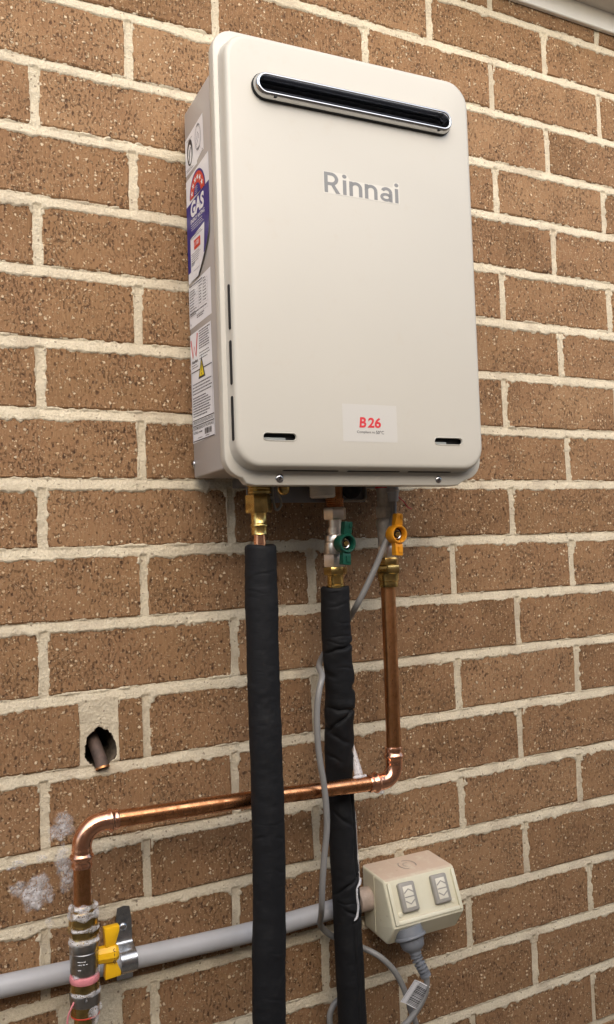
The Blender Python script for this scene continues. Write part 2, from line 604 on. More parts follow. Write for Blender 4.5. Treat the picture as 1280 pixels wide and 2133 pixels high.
BED = {-1: (-.0043, 0), 0: (-.0018, .0026), 1: (.0009, -.0006), 2: (-.0013, .0025), 3: (0, .0026), 4: (-.0010, .0029), 5: (-.0013, .0036),
       6: (-.0025, .0057), 7: (-.0031, .0050), 8: (-.0013, .0040), 9: (.0014, .0013), 10: (.0002, .0032), 11: (-.0007, .0050), 12: (-.0016, .0055),
       13: (-.0050, .0069), 14: (.0022, -.0023), 15: (-.0026, 0), 16: (-.0008, 0), 17: (-.0003, 0)}
PERP = {(1, .5): .1209, (2, 0): .0014, (3, .5): .1220, (4, 0): .0018, (5, .5): .1242, (6, 0): .0017, (7, .5): .1238, (8, 0): .0004, (8, 1): .2423,
        (9, .5): .1222, (10, 0): -.0015, (10, 1): .2418, (11, .5): .1205, (12, 0): -.0040, (12, 1): .2363, (13, .5): .1169, (14, 0): -.0067,
        (14, 1): .2313, (0, 1): .2430, (0, 2): .4815, (0, 3): .7196, (0, 4): .9586, (-1, 2.5): .6009, (-1, 3.5): .8373, (1, 3.5): .8336,
        (2, 3): .7191, (2, 4): .9567, (3, 3.5): .8362, (4, 3): .7225, (4, 4): .9590, (5, 3.5): .8407, (6, 3): .7171, (7, 3.5): .8449,
        (8, 3): .7204, (9, 1.5): .3591, (9, 2.5): .6013, (9, 3.5): .8417, (10, 3): .7215, (11, 2.5): .6009, (11, 3.5): .8414, (12, 3): .7166,
        (13, 2.5): .5984, (13, 3.5): .8345, (14, 3): .7163, (15, 2.5): .6028, (15, 3.5): .8453, (16, 3): .7237, (17, 3.5): .8406,
        (15, .5): .1208, (-2, 3): .7249, (-2, 4): .9623, (13, 1.5): .3522}

def bed_z(k, x):
    c, s = BED.get(k, (0, 0))
    return -(k - 8) * .086 + c + s * np.clip(x, -.3, 1.2)

def perp_x(row, u):
    if (row, u) in PERP:
        return PERP[(row, u)]
    r = random.Random(row * 131 + int(u * 10) * 7)
    return u * .24 + r.uniform(-.003, .003)

ROWS = range(-3, 22)
ROW_U = {r: [u + (0 if r % 2 == 0 else .5) for u in range(-12, 16)] for r in ROWS}
BH, PH = .0057, .0051           # half thickness of bed joints and perpends
PATCH = {11: (.0385, .0858), 15: (.006, .0815)}     # mortared-up places beside the old pipe and under the conduit

def row_spans(row):
    """brick spans (x0, x1) of a course"""
    xs = [perp_x(row, u) for u in ROW_U[row]]
    spans = []
    for a, b in zip(xs, xs[1:]):
        a2, b2 = a + PH, b - PH
        if row in PATCH and a2 < PATCH[row][0] < b2:
            spans.append((a2, PATCH[row][0]))
            if b2 - PATCH[row][1] > .012:
                spans.append((PATCH[row][1], b2))
        else:
            spans.append((a2, b2))
    return spans

def unit_brick(seed):
    """brick in the unit square, uneven arrises, 0.1 m deep; about 60 triangles"""
    r = random.Random(seed)
    W, H = .228, .073
    out = []
    nx, nz = 7, 3
    for i in range(nx): out.append((i / nx, 0, 0, -1))
    for i in range(nz): out.append((1, i / nz, 1, 0))
    for i in range(nx): out.append((1 - i / nx, 1, 0, 1))
    for i in range(nz): out.append((0, 1 - i / nz, -1, 0))
    rim, face, back = [], [], []
    for x, z, nxn, nzn in out:
        j = r.uniform(-.0009, .0007)
        X = x + nxn * j / W + (r.uniform(-.001, .001) / W if nxn == 0 and 0 < x < 1 else 0)
        Z = z + nzn * j / H
        back.append((X, .1, Z))
        rim.append((X, .0012 + r.uniform(0, .0008), Z))
        b = .0013 + r.uniform(0, .0012)
        face.append((X + (b / W if x < .01 else -b / W if x > .99 else 0), r.uniform(-.0003, .0003), Z + (b / H if z < .01 else -b / H if z > .99 else 0)))
    n = len(out)
    V = back + rim + face
    F = []
    for k in (0, 1):
        for i in range(n):
            F.append((k * n + i, k * n + (i + 1) % n, (k + 1) * n + (i + 1) % n, (k + 1) * n + i))
    F.append(tuple(range(2 * n, 3 * n)))
    me = bpy.data.meshes.new('brick')
    me.from_pydata(V, [], F)
    me.materials.append(M['brick'])
    me.update()
    return me

brick_meshes = [unit_brick(i) for i in range(9)]
far = []
for row in ROWS:
    for x0, x1 in row_spans(row):
        xm = (x0 + x1) / 2
        zt, zb = float(bed_z(row, xm)) - BH, float(bed_z(row + 1, xm)) + BH
        if x1 > -.42 and x0 < 1.36 and -2 <= row <= 16:
            o = bpy.data.objects.new('brick', random.choice(brick_meshes))
            C.objects.link(o)
            o.location = (x0, random.uniform(-.0006, .0007), zb)
            o.scale = (x1 - x0, 1, zt - zb)
            tilt = math.atan2(float(bed_z(row, x1) - bed_z(row, x0)), x1 - x0)
            o.rotation_euler = (random.uniform(-.004, .004), -tilt, random.uniform(-.003, .003))
            rel(o, wall)
        else:
            far.append((x0, x1, zb, zt))
fm = bmesh.new()
for x0, x1, zb, zt in far:
    box(fm, (x0, 0, zb), (x1, .1, zt))
fo = bm_obj('brickwork_beyond', fm, 'brick', None, False)
fo['kind'] = 'stuff'
rel(fo, wall)

# mortar: a relief struck back at the top of each bed, smeared over the brick below, with a hole for the old pipe
HX, HZ, HRX, HRZ = .0632, -.3210, .0190, .0236
def mortar_relief():
    st = .0015
    gx = np.arange(-.30, 1.24, st)
    gz = np.arange(-.80, .90, st)
    X, Z = np.meshgrid(gx, gz, indexing='ij')
    D = np.full(X.shape, -.02)         # depth inside the nearest brick (negative in a joint)
    TB = np.full(X.shape, .5)          # 0 at the bottom, 1 at the top of a bed joint
    isbed = np.zeros(X.shape, bool)
    top_d = np.full(X.shape, .05)      # distance below the top arris of the brick
    for row in range(-3, 19):
        zt, zb = bed_z(row, X), bed_z(row + 1, X)
        inrow = (Z <= zt) & (Z > zb)
        dz = np.minimum(zt - BH - Z, Z - zb - BH)
        dx = np.full(X.shape, -.05)
        for x0, x1 in row_spans(row):
            if x1 < -.4 or x0 > 1.4:
                continue
            dx = np.maximum(dx, np.minimum(X - x0, x1 - X))
        d = np.minimum(dx, dz)
        D = np.where(inrow, d, D)
        top_d = np.where(inrow, zt - BH - Z, top_d)
        lowbed = inrow & (Z - zb < BH)
        upbed = inrow & (zt - Z < BH)
        isbed |= lowbed | upbed
        TB = np.where(lowbed, .5 + (Z - zb) / (2 * BH), TB)
        TB = np.where(upbed, .5 - (zt - Z) / (2 * BH), TB)
    n1 = vnoise(X, Z, 130, 1); n2 = vnoise(X, Z, 420, 2); n3 = vnoise(X, Z, 35, 3); n4 = vnoise(X, Z, 14, 4)
    h = np.where(isbed, .0004 - .0034 * np.clip(TB - .15, 0, 1) ** 1.3, -.0017)
    h = h + (n1 - .5) * .0008 + (n2 - .5) * .0005 + (n3 - .5) * .0012
    # smear over the brick below a bed, thin creep elsewhere
    reach = np.where(top_d < .011, .0040 * n1 * n3 * 2 + .003 * (n2 - .45) + .0006, -.0006 + .0042 * (n1 - .52) + .002 * (n2 - .5))
    reach += np.where(n4 > .70, (n4 - .70) * .010 * n1, 0)
    over = np.clip((reach - D) * .9, -.0065, .0011 + .0005 * n2)
    h = np.where(D >= 0, over, h)
    # patches
    for row, (a, b) in PATCH.items():
        inside = (X > a - .001) & (X < b + .001) & (Z < bed_z(row, X) - BH + .001) & (Z > bed_z(row + 1, X) + BH)
        h = np.where(inside & (D < .0008), -.0004 + (n3 - .5) * .0022 + (n1 - .5) * .0012 + (n2 - .5) * .0008, h)
    hole = ((X - HX) / HRX) ** 2 + ((Z - HZ) / HRZ) ** 2
    keep_v = (D < .0075)
    nx, nz = X.shape
    idx = np.arange(nx * nz).reshape(nx, nz)
    ok = (keep_v[:-1, :-1] & keep_v[1:, :-1] & keep_v[1:, 1:] & keep_v[:-1, 1:])
    edge = 1 + (vnoise(X, Z, 150, 8) - .5) * .45 + (vnoise(X, Z, 420, 9) - .5) * .25
    inh = hole < edge
    ok &= ~(inh[:-1, :-1] & inh[1:, :-1] & inh[1:, 1:] & inh[:-1, 1:])
    kk = np.where(inh, np.sqrt(edge / np.maximum(hole, 1e-6)), 1.0)
    X = np.where(inh, HX + (X - HX) * kk, X); Z = np.where(inh, HZ + (Z - HZ) * kk, Z)
    h = np.where(inh, -.0012, h)
    F = np.stack([idx[:-1, :-1], idx[1:, :-1], idx[1:, 1:], idx[:-1, 1:]], -1)[ok]
    used = np.unique(F)
    remap = np.full(nx * nz, -1); remap[used] = np.arange(len(used))
    F = remap[F]
    V = np.stack([X.ravel()[used], -h.ravel()[used], Z.ravel()[used]], 1)
    me = bpy.data.meshes.new('mortar')
    me.vertices.add(len(V)); me.vertices.foreach_set('co', V.ravel())
    me.loops.add(F.size); me.loops.foreach_set('vertex_index', F.ravel())
    me.polygons.add(len(F))
    me.polygons.foreach_set('loop_start', np.arange(0, F.size, 4))
    me.polygons.foreach_set('loop_total', np.full(len(F), 4))
    me.validate(); me.update()
    me.materials.append(M['mortar'])
    me.shade_smooth()
    o = bpy.data.objects.new('mortar', me)
    C.objects.link(o)
    return o
rel(mortar_relief(), wall)
# plain mortar core behind everything (cut round the hole)
cm = bmesh.new()
for lo, hi in (((-3.2, -1.3), (-.29, .95)), ((1.23, -1.3), (4, .95)), ((-.29, -1.3), (1.23, -.79)), ((-.29, .89), (1.23, .95))):
    box(cm, (lo[0], .003, lo[1]), (hi[0], .012, hi[1]))
rel(bm_obj('mortar_core', cm, 'mortar', None, False), wall)
bm_ = bmesh.new()
box(bm_, (-3.2, .13, -1.3), (4, .15, 1.0))
rel(bm_obj('backing', bm_, 'cavity', None, False), wall)
# the cavity behind the hole
cv = bmesh.new()
rings = []
rr = random.Random(4)
for y, k in ((.0015, 1.06), (.018, 1.03), (.04, 1.0), (.07, .95), (.10, .9)):
    rings.append([(HX + HRX * k * (1 + rr.uniform(-.07, .07)) * math.cos(a), y, HZ + HRZ * k * (1 + rr.uniform(-.07, .07)) * math.sin(a)) for a in [2 * math.pi * i / 28 for i in range(28)]])
rows_ = loft(cv, rings)
cv.faces.new(rows_[-1])
rel(bm_obj('pipe_hole', cv, 'cavity', None, True, 80), wall)

# ------------------------------------------------------------------ eaves
eav = thing('eaves', 'cream painted eaves trim and grey soffit board at top right corner', 'eaves', (0.6, -.3, .80))
e1 = bmesh.new()
prof = [(-.0015, .7990), (-.0075, .7992), (-.0090, .8005), (-.0100, .8320), (-.0015, .8320)]
rowsA = [[e1.verts.new((x, y, z)) for y, z in prof] for x in (-3.2, 4.0)]
for i in range(len(prof)):
    e1.faces.new((rowsA[0][i], rowsA[0][(i + 1) % len(prof)], rowsA[1][(i + 1) % len(prof)], rowsA[1][i]))
for r_ in rowsA: e1.faces.new(r_)
rel(bm_obj('trim', e1, 'trim', None, False), eav)
e2 = bmesh.new()
box(e2, (-3.2, -.064, .8322), (4.0, -.0005, .840))
rel(bm_obj('soffit_board', e2, 'soffit', None, False), eav)
e3 = bmesh.new()
box(e3, (-3.2, -.080, .8330), (4.0, -.0642, .95), .003)
rel(bm_obj('fascia', e3, 'trim', None, False), eav)
for i, (x, y) in enumerate(((.990, -.045), (.78, -.045), (1.2, -.045))):
    n_ = bmesh.new()
    lathe(n_, (x, y, .8322), (0, 0, -1), [(0, .004), (.0008, .0035), (.0011, .001)], 12)
    rel(bm_obj('nail_head', n_, 'soffit'), eav)

# ================================================================== WATER HEATER
HC = .3389   # local x below is written as wall x with the heater's middle at HC
heater = thing('water_heater', 'cream wall-mounted gas hot water heater with chrome flue slot and side labels', 'water heater', (.3485, 0, 0))
heater.rotation_euler = (0, .0015, -.0542)     # hung a little askew: the right side stands off the wall
def hp(o):
    o.parent = heater
    o.location.x -= HC
    return o
def hfix(o, parent=None):
    """geometry written with wall x; shift to the heater's frame"""
    me = o.data
    me.transform(Matrix.Translation((-HC, 0, 0)))
    o.parent = parent if parent is not None else heater
    return o

# casing
cb = bmesh.new()
box(cb, (HC - .1593, -.165, .0048), (HC + .1540, -.0187, .4822), .0025, 2)
box(cb, (HC - .12, -.0188, .02), (HC + .13, .001, .46))
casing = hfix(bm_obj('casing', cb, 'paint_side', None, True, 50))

# front cover
YF, YP = -.175, -.193
fx0, fx1, fz0, fz1 = HC - .1727, HC + .1727, -.0100, .5080
def fl_outline(inset, y):
    pts = rrect(fx0 + inset, fx1 - inset, fz0 + inset, fz1 - inset, .026 - inset, 8, 30)
    out = []
    for x, z in pts:
        if z < fz0 + inset + 1e-6:
            a = min(max((x - HC + .1590) / .018, 0), 1); b = min(max((HC + .1510 - x) / .018, 0), 1)
            a, b = a * a * (3 - 2 * a), b * b * (3 - 2 * b)
            z -= .0077 * min(a, b)
        out.append((x, y, z))
    return out
def pn_outline(inset, y, r=.030):
    return [(x, y, z) for x, z in rrect(HC - .1668 + inset, HC + .1668 - inset, -.0012 + inset, .4985 - inset, r - inset * .5, 8, 30)]
cbm = bmesh.new()
loops = [fl_outline(.0060, -.1590), fl_outline(.0012, -.1595), fl_outline(.0002, -.1610), fl_outline(0, -.1640), fl_outline(0, -.1715), fl_outline(.0008, -.1740), fl_outline(.0024, YF),
         pn_outline(-.0008, YF), pn_outline(-.0001, YF - .0004), pn_outline(.0003, YF - .0014), pn_outline(.0018, YF - .0100), pn_outline(.0026, YF - .0140), pn_outline(.0038, YF - .0162), pn_outline(.0058, YP + .0005), pn_outline(.0085, YP)]
rowsC = loft(cbm, loops)
def stadium(x0, x1, zc, r, n=10):
    return [(x1 - r + r * math.cos(a), zc + r * math.sin(a)) for a in [math.radians(-90 + 180 * i / n) for i in range(n + 1)]] + \
           [(x0 + r + r * math.cos(a), zc + r * math.sin(a)) for a in [math.radians(90 + 180 * i / n) for i in range(n + 1)]]
ZFL, FLX0, FLX1 = .4368, HC - .1333, HC + .1333
holes = []
for (x0, x1, zc, r) in ((FLX0 + .004, FLX1 - .004, ZFL, .0110), (HC - .1324, HC - .0927, .0358, .0039), (HC + .0927, HC + .1324, .0358, .0039)):
    L = [cbm.verts.new((x, YP, z)) for x, z in stadium(x0, x1, zc, r)]
    L2 = [cbm.verts.new((x, YP + .0022 if r < .005 else YP + .004, z)) for x, z in stadium(x0, x1, zc, r)]
    for i in range(len(L)):
        cbm.faces.new((L[i], L[(i + 1) % len(L)], L2[(i + 1) % len(L)], L2[i]))
    holes.append(L)
fill_with_holes(cbm, [rowsC[-1]] + holes)
bmesh.ops.recalc_face_normals(cbm, faces=cbm.faces)
cover = hfix(bm_obj('front_cover', cbm, 'paint', None, True, 35))
# inside seen through the slots
ib = bmesh.new()
box(ib, (.18, -.172, .01), (.50, -.168, .47))
hfix(bm_obj('inner_panel', ib, 'greybox', None, False))
for x0 in (HC - .1350, HC + .0900):
    kb = bmesh.new(); box(kb, (x0, -.186, .026), (x0 + .046, -.183, .046))
    hfix(bm_obj('slot_shadow_plate', kb, 'black', None, False))  # black plate: the shade inside the slot put into its colour
    kb = bmesh.new(); box(kb, (x0 + .001, -.1892, .0290), (x0 + (.031 if x0 < HC else .022), -.1862, .0353), .0008)
    hfix(bm_obj('inner_ledge', kb, 'ledge', None, False))
# rolled rims of the two front slots
for x0, x1 in ((HC - .1324, HC - .0927), (HC + .0927, HC + .1324)):
    sb = bmesh.new()
    A = [(x, YP - .0002, z) for x, z in stadium(x0 - .0012, x1 + .0012, .0358, .0051)]
    B = [(x, YP - .0007, z) for x, z in stadium(x0 - .0005, x1 + .0005, .0358, .0044)]
    D_ = [(x, YP + .001, z) for x, z in stadium(x0 + .0003, x1 - .0003, .0358, .0036)]
    loft(sb, [A, B, D_])
    hfix(bm_obj('slot_rim', sb, 'paint', None, True, 60))
# three slots down the left step of the cover
for z0, z1 in ((.1555, .2065), (.0935, .1433), (.0310, .0808)):
    vb = bmesh.new()
    fr = Frame((HC - .1650, -.1850, 0), (.16, -1, 0), (0, 0, 1))
    pts = [(y_, z_) for y_, z_ in rrect(-.0022, .0022, z0, z1, .0021, 5)]
    loft(vb, [[fr.p(a, b, -.001) for a, b in pts], [fr.p(a, b, .0008) for a, b in pts]])
    vb.verts.ensure_lookup_table()
    vb.faces.new([vb.verts[i] for i in range(len(pts), 2 * len(pts))])
    hfix(bm_obj('vent_slot', vb, 'black', None, False))
# seam shadow gap slots under the panel (three drain gaps)
for x0, x1 in ((.235, .305), (.318, .388), (.401, .462)):
    gb = bmesh.new(); box(gb, (x0, YF - .0048, -.0012), (x1, YF - .0006, -.0002))
    hfix(bm_obj('drain_gap', gb, 'black', None, False))

# flue terminal
ft = bpy.data.objects.new('flue_terminal', None); C.objects.link(ft); ft.parent = heater
def st_loop(inset, y, dz=0):
    return [(x - HC, y, z + dz) for x, z in stadium(FLX0 + inset, FLX1 - inset, ZFL, .0152 - inset, 14)]
rb = bmesh.new()
loft(rb, [st_loop(.0004, YP - .0030), st_loop(.0007, YP - .0050), st_loop(.0013, YP - .0072), st_loop(.0024, YP - .0100), st_loop(.0036, YP - .0114), st_loop(.0050, YP - .0116), st_loop(.0060, YP - .0106), st_loop(.0065, YP - .008), st_loop(.0065, YP + .006)])
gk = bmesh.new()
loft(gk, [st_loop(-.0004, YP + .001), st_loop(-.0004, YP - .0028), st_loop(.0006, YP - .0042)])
bm_obj('base_band', gk, 'black', ft, True, 60)  # plain black band round the foot of the chrome ring
ring = bm_obj('chrome_ring', rb, 'chrome', ft, True, 70)
for x in (HC - .108, HC + .112):
    hb = bmesh.new(); box(hb, (x - .0016 - HC, YP - .0109, ZFL - .0140), (x + .0016 - HC, YP - .0072, ZFL - .0126))
    bm_obj('drain_hole', hb, 'black', ft, False)
tb = bmesh.new()
LL = loft(tb, [st_loop(.0060, YP + .004), st_loop(.0060, YP + .034)])
tb.faces.new(LL[-1])
bm_obj('throat', tb, 'dark', ft, True, 60)
for zc, y0, y1 in ((ZFL + .0022, YP + .006, YP + .030), (ZFL - .0050, YP - .001, YP + .026)):
    bb = bmesh.new(); box(bb, (FLX0 + .010 - HC, y0, zc - .0006), (FLX1 - .010 - HC, y1, zc + .0006))
    bm_obj('baffle', bb, 'baffle', ft, False)

# maker's name
fface = Frame((-HC, YP, 0), (1, 0, 0), (0, 0, 1))
def stroke(pts, w):
    """ribbon of width w round a polyline -> list of quads with round joints left square"""
    P = np.array(pts); T = np.gradient(P, axis=0); T /= np.linalg.norm(T, axis=1)[:, None]
    Nn = np.stack([-T[:, 1], T[:, 0]], 1) * w / 2
    A, B = P + Nn, P - Nn
    return [[tuple(A[i]), tuple(B[i]), tuple(B[i + 1]), tuple(A[i + 1])] for i in range(len(P) - 1)]
def arcp(cx, cy, r, a0, a1, n=14, ry=None):
    return arc_pts(cx, cy, r, ry or r, a0, a1, n)
LW = .155     # stroke width with cap height 1
def glyph_R():
    q = [rect(0, 0, LW, 1)]
    q += stroke([(.0, .925), (.30, .925)] , LW) + stroke([(0, .44), (.30, .44)], LW)
    q += stroke(arcp(.30, .6825, .2425, 90, -90, 16), LW)
    q += [[(.26, .44), (.44, .42), (.69, 0), (.50, 0)]]
    return q, .69
def glyph_i():
    return [rect(.01, 0, .01 + LW, .72), arc_pts(.01 + LW / 2, .905, .098, .098, 0, 360, 20)[:-1]], .18
def glyph_n():
    q = [rect(0, 0, LW, .72)]
    q += stroke(arcp(.285, .4275, .215, 180, 0, 18), LW)
    q += [rect(.4225, 0, .4225 + LW, .4275)]
    return q, .5775
def glyph_a():
    q = stroke(arcp(.30, .455, .195, 155, 0, 14), LW) + [rect(.4175, 0, .4175 + LW, .455)]
    q += stroke(arc_pts(.275, .215, .2, .145, 0, 360, 26), LW * .88)
    return q, .5725
def word(glyphs, gap, x0, x1, y0, y1, fr):
    X, polys = 0, []
    for g in glyphs:
        q, w = g()
        polys += [[(px + X, py) for px, py in poly] for poly in q]
        X += w + gap
    X -= gap
    sx = (x1 - x0) / X
    return [[(x0 + px * sx, y0 + py * (y1 - y0)) for px, py in poly] for poly in polys]
GL = (glyph_R, glyph_i, glyph_n, glyph_n, glyph_a, glyph_i)
LX0, LX1, LZ0, LZ1 = HC - .0456, HC + .0552, .3260, .3505
flat('logo_sticker', fface, [[(LX0 - .0012, LZ0 - .0012), (LX1 + .0012, LZ0 - .0012), (LX1 + .0012, LZ1 + .0008), (LX1 - .0062, LZ1 + .0008), (LX1 - .0080, .3446), (LX0 + .0345, .3446), (LX0 + .0295, LZ1 + .0008), (LX0 - .0012, LZ1 + .0008)]], .00015, 'logo_back', heater)
wpolys = word(GL, .115, LX0, LX1, LZ0, LZ1, fface)
vs_, fs_ = [], []
for i, poly in enumerate(wpolys):
    b = len(vs_)
    vs_ += [fface.p(x, y, .0003 + .000004 * (i % 3)) for x, y in poly]
    fs_.append(tuple(range(b, b + len(poly))))
mesh_obj('brand_lettering', vs_, fs_, 'logo', heater, False)

# model sticker
st_ = flat('model_sticker', fface, [rect(HC - .0329, .0325, HC + .0400, .0767)], .00015, 'silver_label', heater)
text('model_number', 'B', fface, HC - .0112, HC - .0022, .0492, .0615, .0003, 'red_ink', st_, .03, .12)
text('model_number', '26', fface, HC + .0000, HC + .0175, .0492, .0615, .0003, 'red_ink', st_, .03, .10)
text('model_text', 'Compliant to', fface, HC - .0146, HC + .0095, .0418, .0456, .0003, 'ink', st_)
text('model_text', '50°C', fface, HC + .0108, HC + .0216, .0420, .0462, .0003, 'ink', st_, .005)

# screws on the lower lip and the casing side, fixing tabs above
def screw(name, o, axis, r, parent, mat='chrome'):
    b = bmesh.new()
    lathe(b, o, axis, [(-.001, r * .95), (.0004, r), (.0014, r * .9), (.0021, r * .55), (.0023, r * .05)], 20)
    s_ = bm_obj(name, b, mat, parent, True, 60)
    c_ = bmesh.new()
    a, u, v = axes(axis)
    for p, q in ((u, v), (v, u)):
        p2 = (p * math.cos(.5) + q * math.sin(.5)) if p is u else (p * math.cos(.5) - q * math.sin(.5))
        q2 = a.cross(p2)
        base = Vector(o) + a * .00225
        ring_ = [c_.verts.new(base + p2 * i * r * .5 + q2 * j * r * .11 + a * .00012) for i, j in ((-1, -1), (1, -1), (1, 1), (-1, 1))]
        c_.faces.new(ring_)
    bm_obj('cross_slot', c_, 'black', s_, False)
    return s_
screw('screw', (-.1072, YF, -.0093), (0, -1, 0), .0052, heater)
screw('screw', (.1072, YF, -.0097), (0, -1, 0), .0047, heater)
screw('screw', (-.1593, -.0190, .0232), (-1, 0, 0), .0050, heater, 'steel')
screw('screw', (-.1044, -.168, .5075), (-.2, -.6, .7), .0048, heater, 'steel')
screw('screw', (.1164, -.168, .5065), (-.2, -.6, .7), .0046, heater, 'steel')
for x0, x1 in ((.270, .300), (.320, .358)):
    t_ = bmesh.new(); box(t_, (x0 - HC, -.150, .480), (x1 - HC, -.120, .5105), .003)
    bm_obj('fixing_tab', t_, 'paint', heater, True, 40)

# labels on the left side of the casing (x = .188): local u runs from the wall (0) outwards
class SideFrame(Frame):
    """the label plane: straightens the drawing coordinates onto the casing side"""
    def p(s, x, y, z=0.0):
        k = y - .05
        yy = y + .0006 + .0091 * k - (.0018 + .0098 * k) * (x - .019) / .072
        return Frame.p(s, 1.166 * x - .0021, yy, z)
fs = SideFrame((-.1593, 0, 0), (0, -1, 0), (0, 0, 1))
dzs = .0012
s1 = flat('approval_label', fs, [[(.0195, .3935), (.0600, .3950), (.0605, .3985), (.0790, .4040), (.0838, .4025), (.0828, .4490), (.0200, .4405)]], .0002, 'white', heater)
flat('approval_mark', fs, [arc_pts(.0365, .4190, .0098, .0170, 0, 360, 28)[:-1]], .0004, 'ink', s1)
flat('approval_mark', fs, [arc_pts(.0372, .4165, .0062, .0125, 0, 360, 24)[:-1]], .0006, 'white', s1)
flat('approval_mark', fs, stroke([(.033, .406), (.0365, .4130), (.0355, .4165), (.0405, .4245)], .0026), .0008, 'ink', s1)
flat('approval_mark', fs, stroke(arc_pts(.0655, .4265, .0098, .0165, 0, 360, 40), .0006) + stroke(arc_pts(.0655, .4265, .0080, .0135, 0, 360, 40), .0004) +
     stroke([(.061, .418), (.064, .4220), (.062, .4260), (.0655, .4330), (.068, .4290), (.0672, .4240)], .0010) + stroke(arc_pts(.0655, .4265, .0089, .0150, 60, 110, 8), .0014) + stroke(arc_pts(.0655, .4265, .0089, .0150, 240, 300, 8), .0014), .0004, 'grey_ink', s1)
flat('approval_text', fs, print_lines(fs, .023, .050, .3965, .4010, 2, .0008, 3) + print_lines(fs, .026, .050, .4345, .4385, 1, .0007, 5) + [rect(.0785, .4045, .0805, .4060)], .0004, 'grey_ink', s1)

# energy rating label; its lower front corner has come unstuck and curls out
def curl(u, z):
    """lift of the peeling corner"""
    d = (u - .058) * .80 + (.300 - z) * .62
    return .0002 + max(0, d - .006) ** 1.5 * .42
def sheet(name, poly_fn, nu, nv, z, mat, parent):
    V = []; F = []
    for j in range(nv + 1):
        for i in range(nu + 1):
            u_, z_ = poly_fn(i / nu, j / nv)
            V.append(fs.p(u_, z_, curl(u_, z_) + z))
    for j in range(nv):
        for i in range(nu):
            a = j * (nu + 1) + i
            F.append((a, a + 1, a + nu + 2, a + nu + 1))
    return mesh_obj(name, V, F, mat, parent, True, 80)
def right_edge(z):
    if z > .300: return .0980
    t = (.300 - z) / (.300 - .2535)
    return .0980 - .040 * t ** 1.5
def lab_fn(s_, t_):
    z = .2535 + (.3945 - .2535) * t_
    u0, u1 = .0190, right_edge(z)
    u_ = u0 + (u1 - u0) * s_
    return u_, z - .008 * (1 - s_) * (t_)
s2 = sheet('energy_label', lab_fn, 24, 36, 0, 'white', heater)
def blue_fn(s_, t_):
    z = .2700 + (.3590 - .2700) * t_
    u_ = .0192 + (right_edge(z) - .0004 - .0192) * s_
    return u_, z - .0065 * (1 - s_) * t_ - 0.004 * (1 - s_) * (1 - t_)
sheet('energy_panel', blue_fn, 24, 30, .00025, 'blue_ink', s2)
sheet('energy_panel_foot', lambda a, b: (.0300 + (min(.0850, right_edge(.2540 + .022 * b) - .0002) - .0300) * a, .2540 + .022 * b), 16, 6, .0005, 'white', s2)
def info_fn(s_, t_):
    z = .2720 + (.3140 - .2720) * t_
    u1 = min(.0800, right_edge(z) - .004)
    return .0305 + (u1 - .0305) * s_, z - .0060 * (1 - s_) * t_
sheet('energy_panel_info', info_fn, 16, 20, .0005, 'white', s2)
def dome(rx, rz, zbase=.3575, cx=.0590):
    return [p for p in arc_pts(cx, zbase, rx, rz, 0, 180, 28)]
flat('rating_dome', fs, [dome(.0272, .0300)], .0005, 'blue_ink', s2)
flat('rating_dome', fs, [dome(.0248, .0272)], .00065, 'orange_ink', s2)
flat('rating_dome', fs, [dome(.0118, .0130)], .0008, 'blue_ink', s2)
def star(cx, cy, r):
    return [(cx + (r if k % 2 == 0 else r * .42) * math.cos(math.radians(90 + 36 * k)), cy + (r if k % 2 == 0 else r * .42) * math.sin(math.radians(90 + 36 * k))) for k in range(10)]
flat('rating_star', fs, [star(.0590 + .0183 * math.cos(math.radians(a)), .3575 + .0200 * math.sin(math.radians(a)), .0045) for a in (164, 136, 108, 82, 54, 24)], .0009, 'white', s2)
flat('rating_text', fs, print_lines(fs, .0520, .0660, .3580, .3680, 4, .0006, 31), .0010, 'white', s2)
text('rating_text', 'GAS', fs, .0335, .0795, .3335, .3535, .0006, 'white', s2, .045, .08)
text('rating_text', 'ENERGY RATING', fs, .0335, .0815, .3265, .3315, .0006, 'white', s2, .02)
flat('rating_small_print', fs, print_lines(fs, .035, .082, .3165, .3250, 3, .0007, 33), .0006, 'white', s2)
def lift(polys, z0):
    V, F = [], []
    for poly in polys:
        b = len(V)
        V += [fs.p(x, y, curl(x, y) + z0) for x, y in poly]
        F.append(tuple(range(b, b + len(poly))))
    return V, F
V_, F_ = lift(print_lines(fs, .033, .076, .3055, .3105, 2, .0008, 35) + print_lines(fs, .034, .072, .2745, .2880, 5, .0007, 36) + print_lines(fs, .040, .066, .2610, .2680, 1, .0006, 37), .0008)
mesh_obj('rating_small_print', V_, F_, 'grey_ink', s2, False)
V_, F_ = lift([rect(.0435, .2905, .0655, .3025)], .0008)
mesh_obj('rating_box', V_, F_, 'orange_ink', s2, False)
text('rating_text', '11 801', fs, .0465, .0625, .2935, .2995, .0016, 'white', s2, .01)

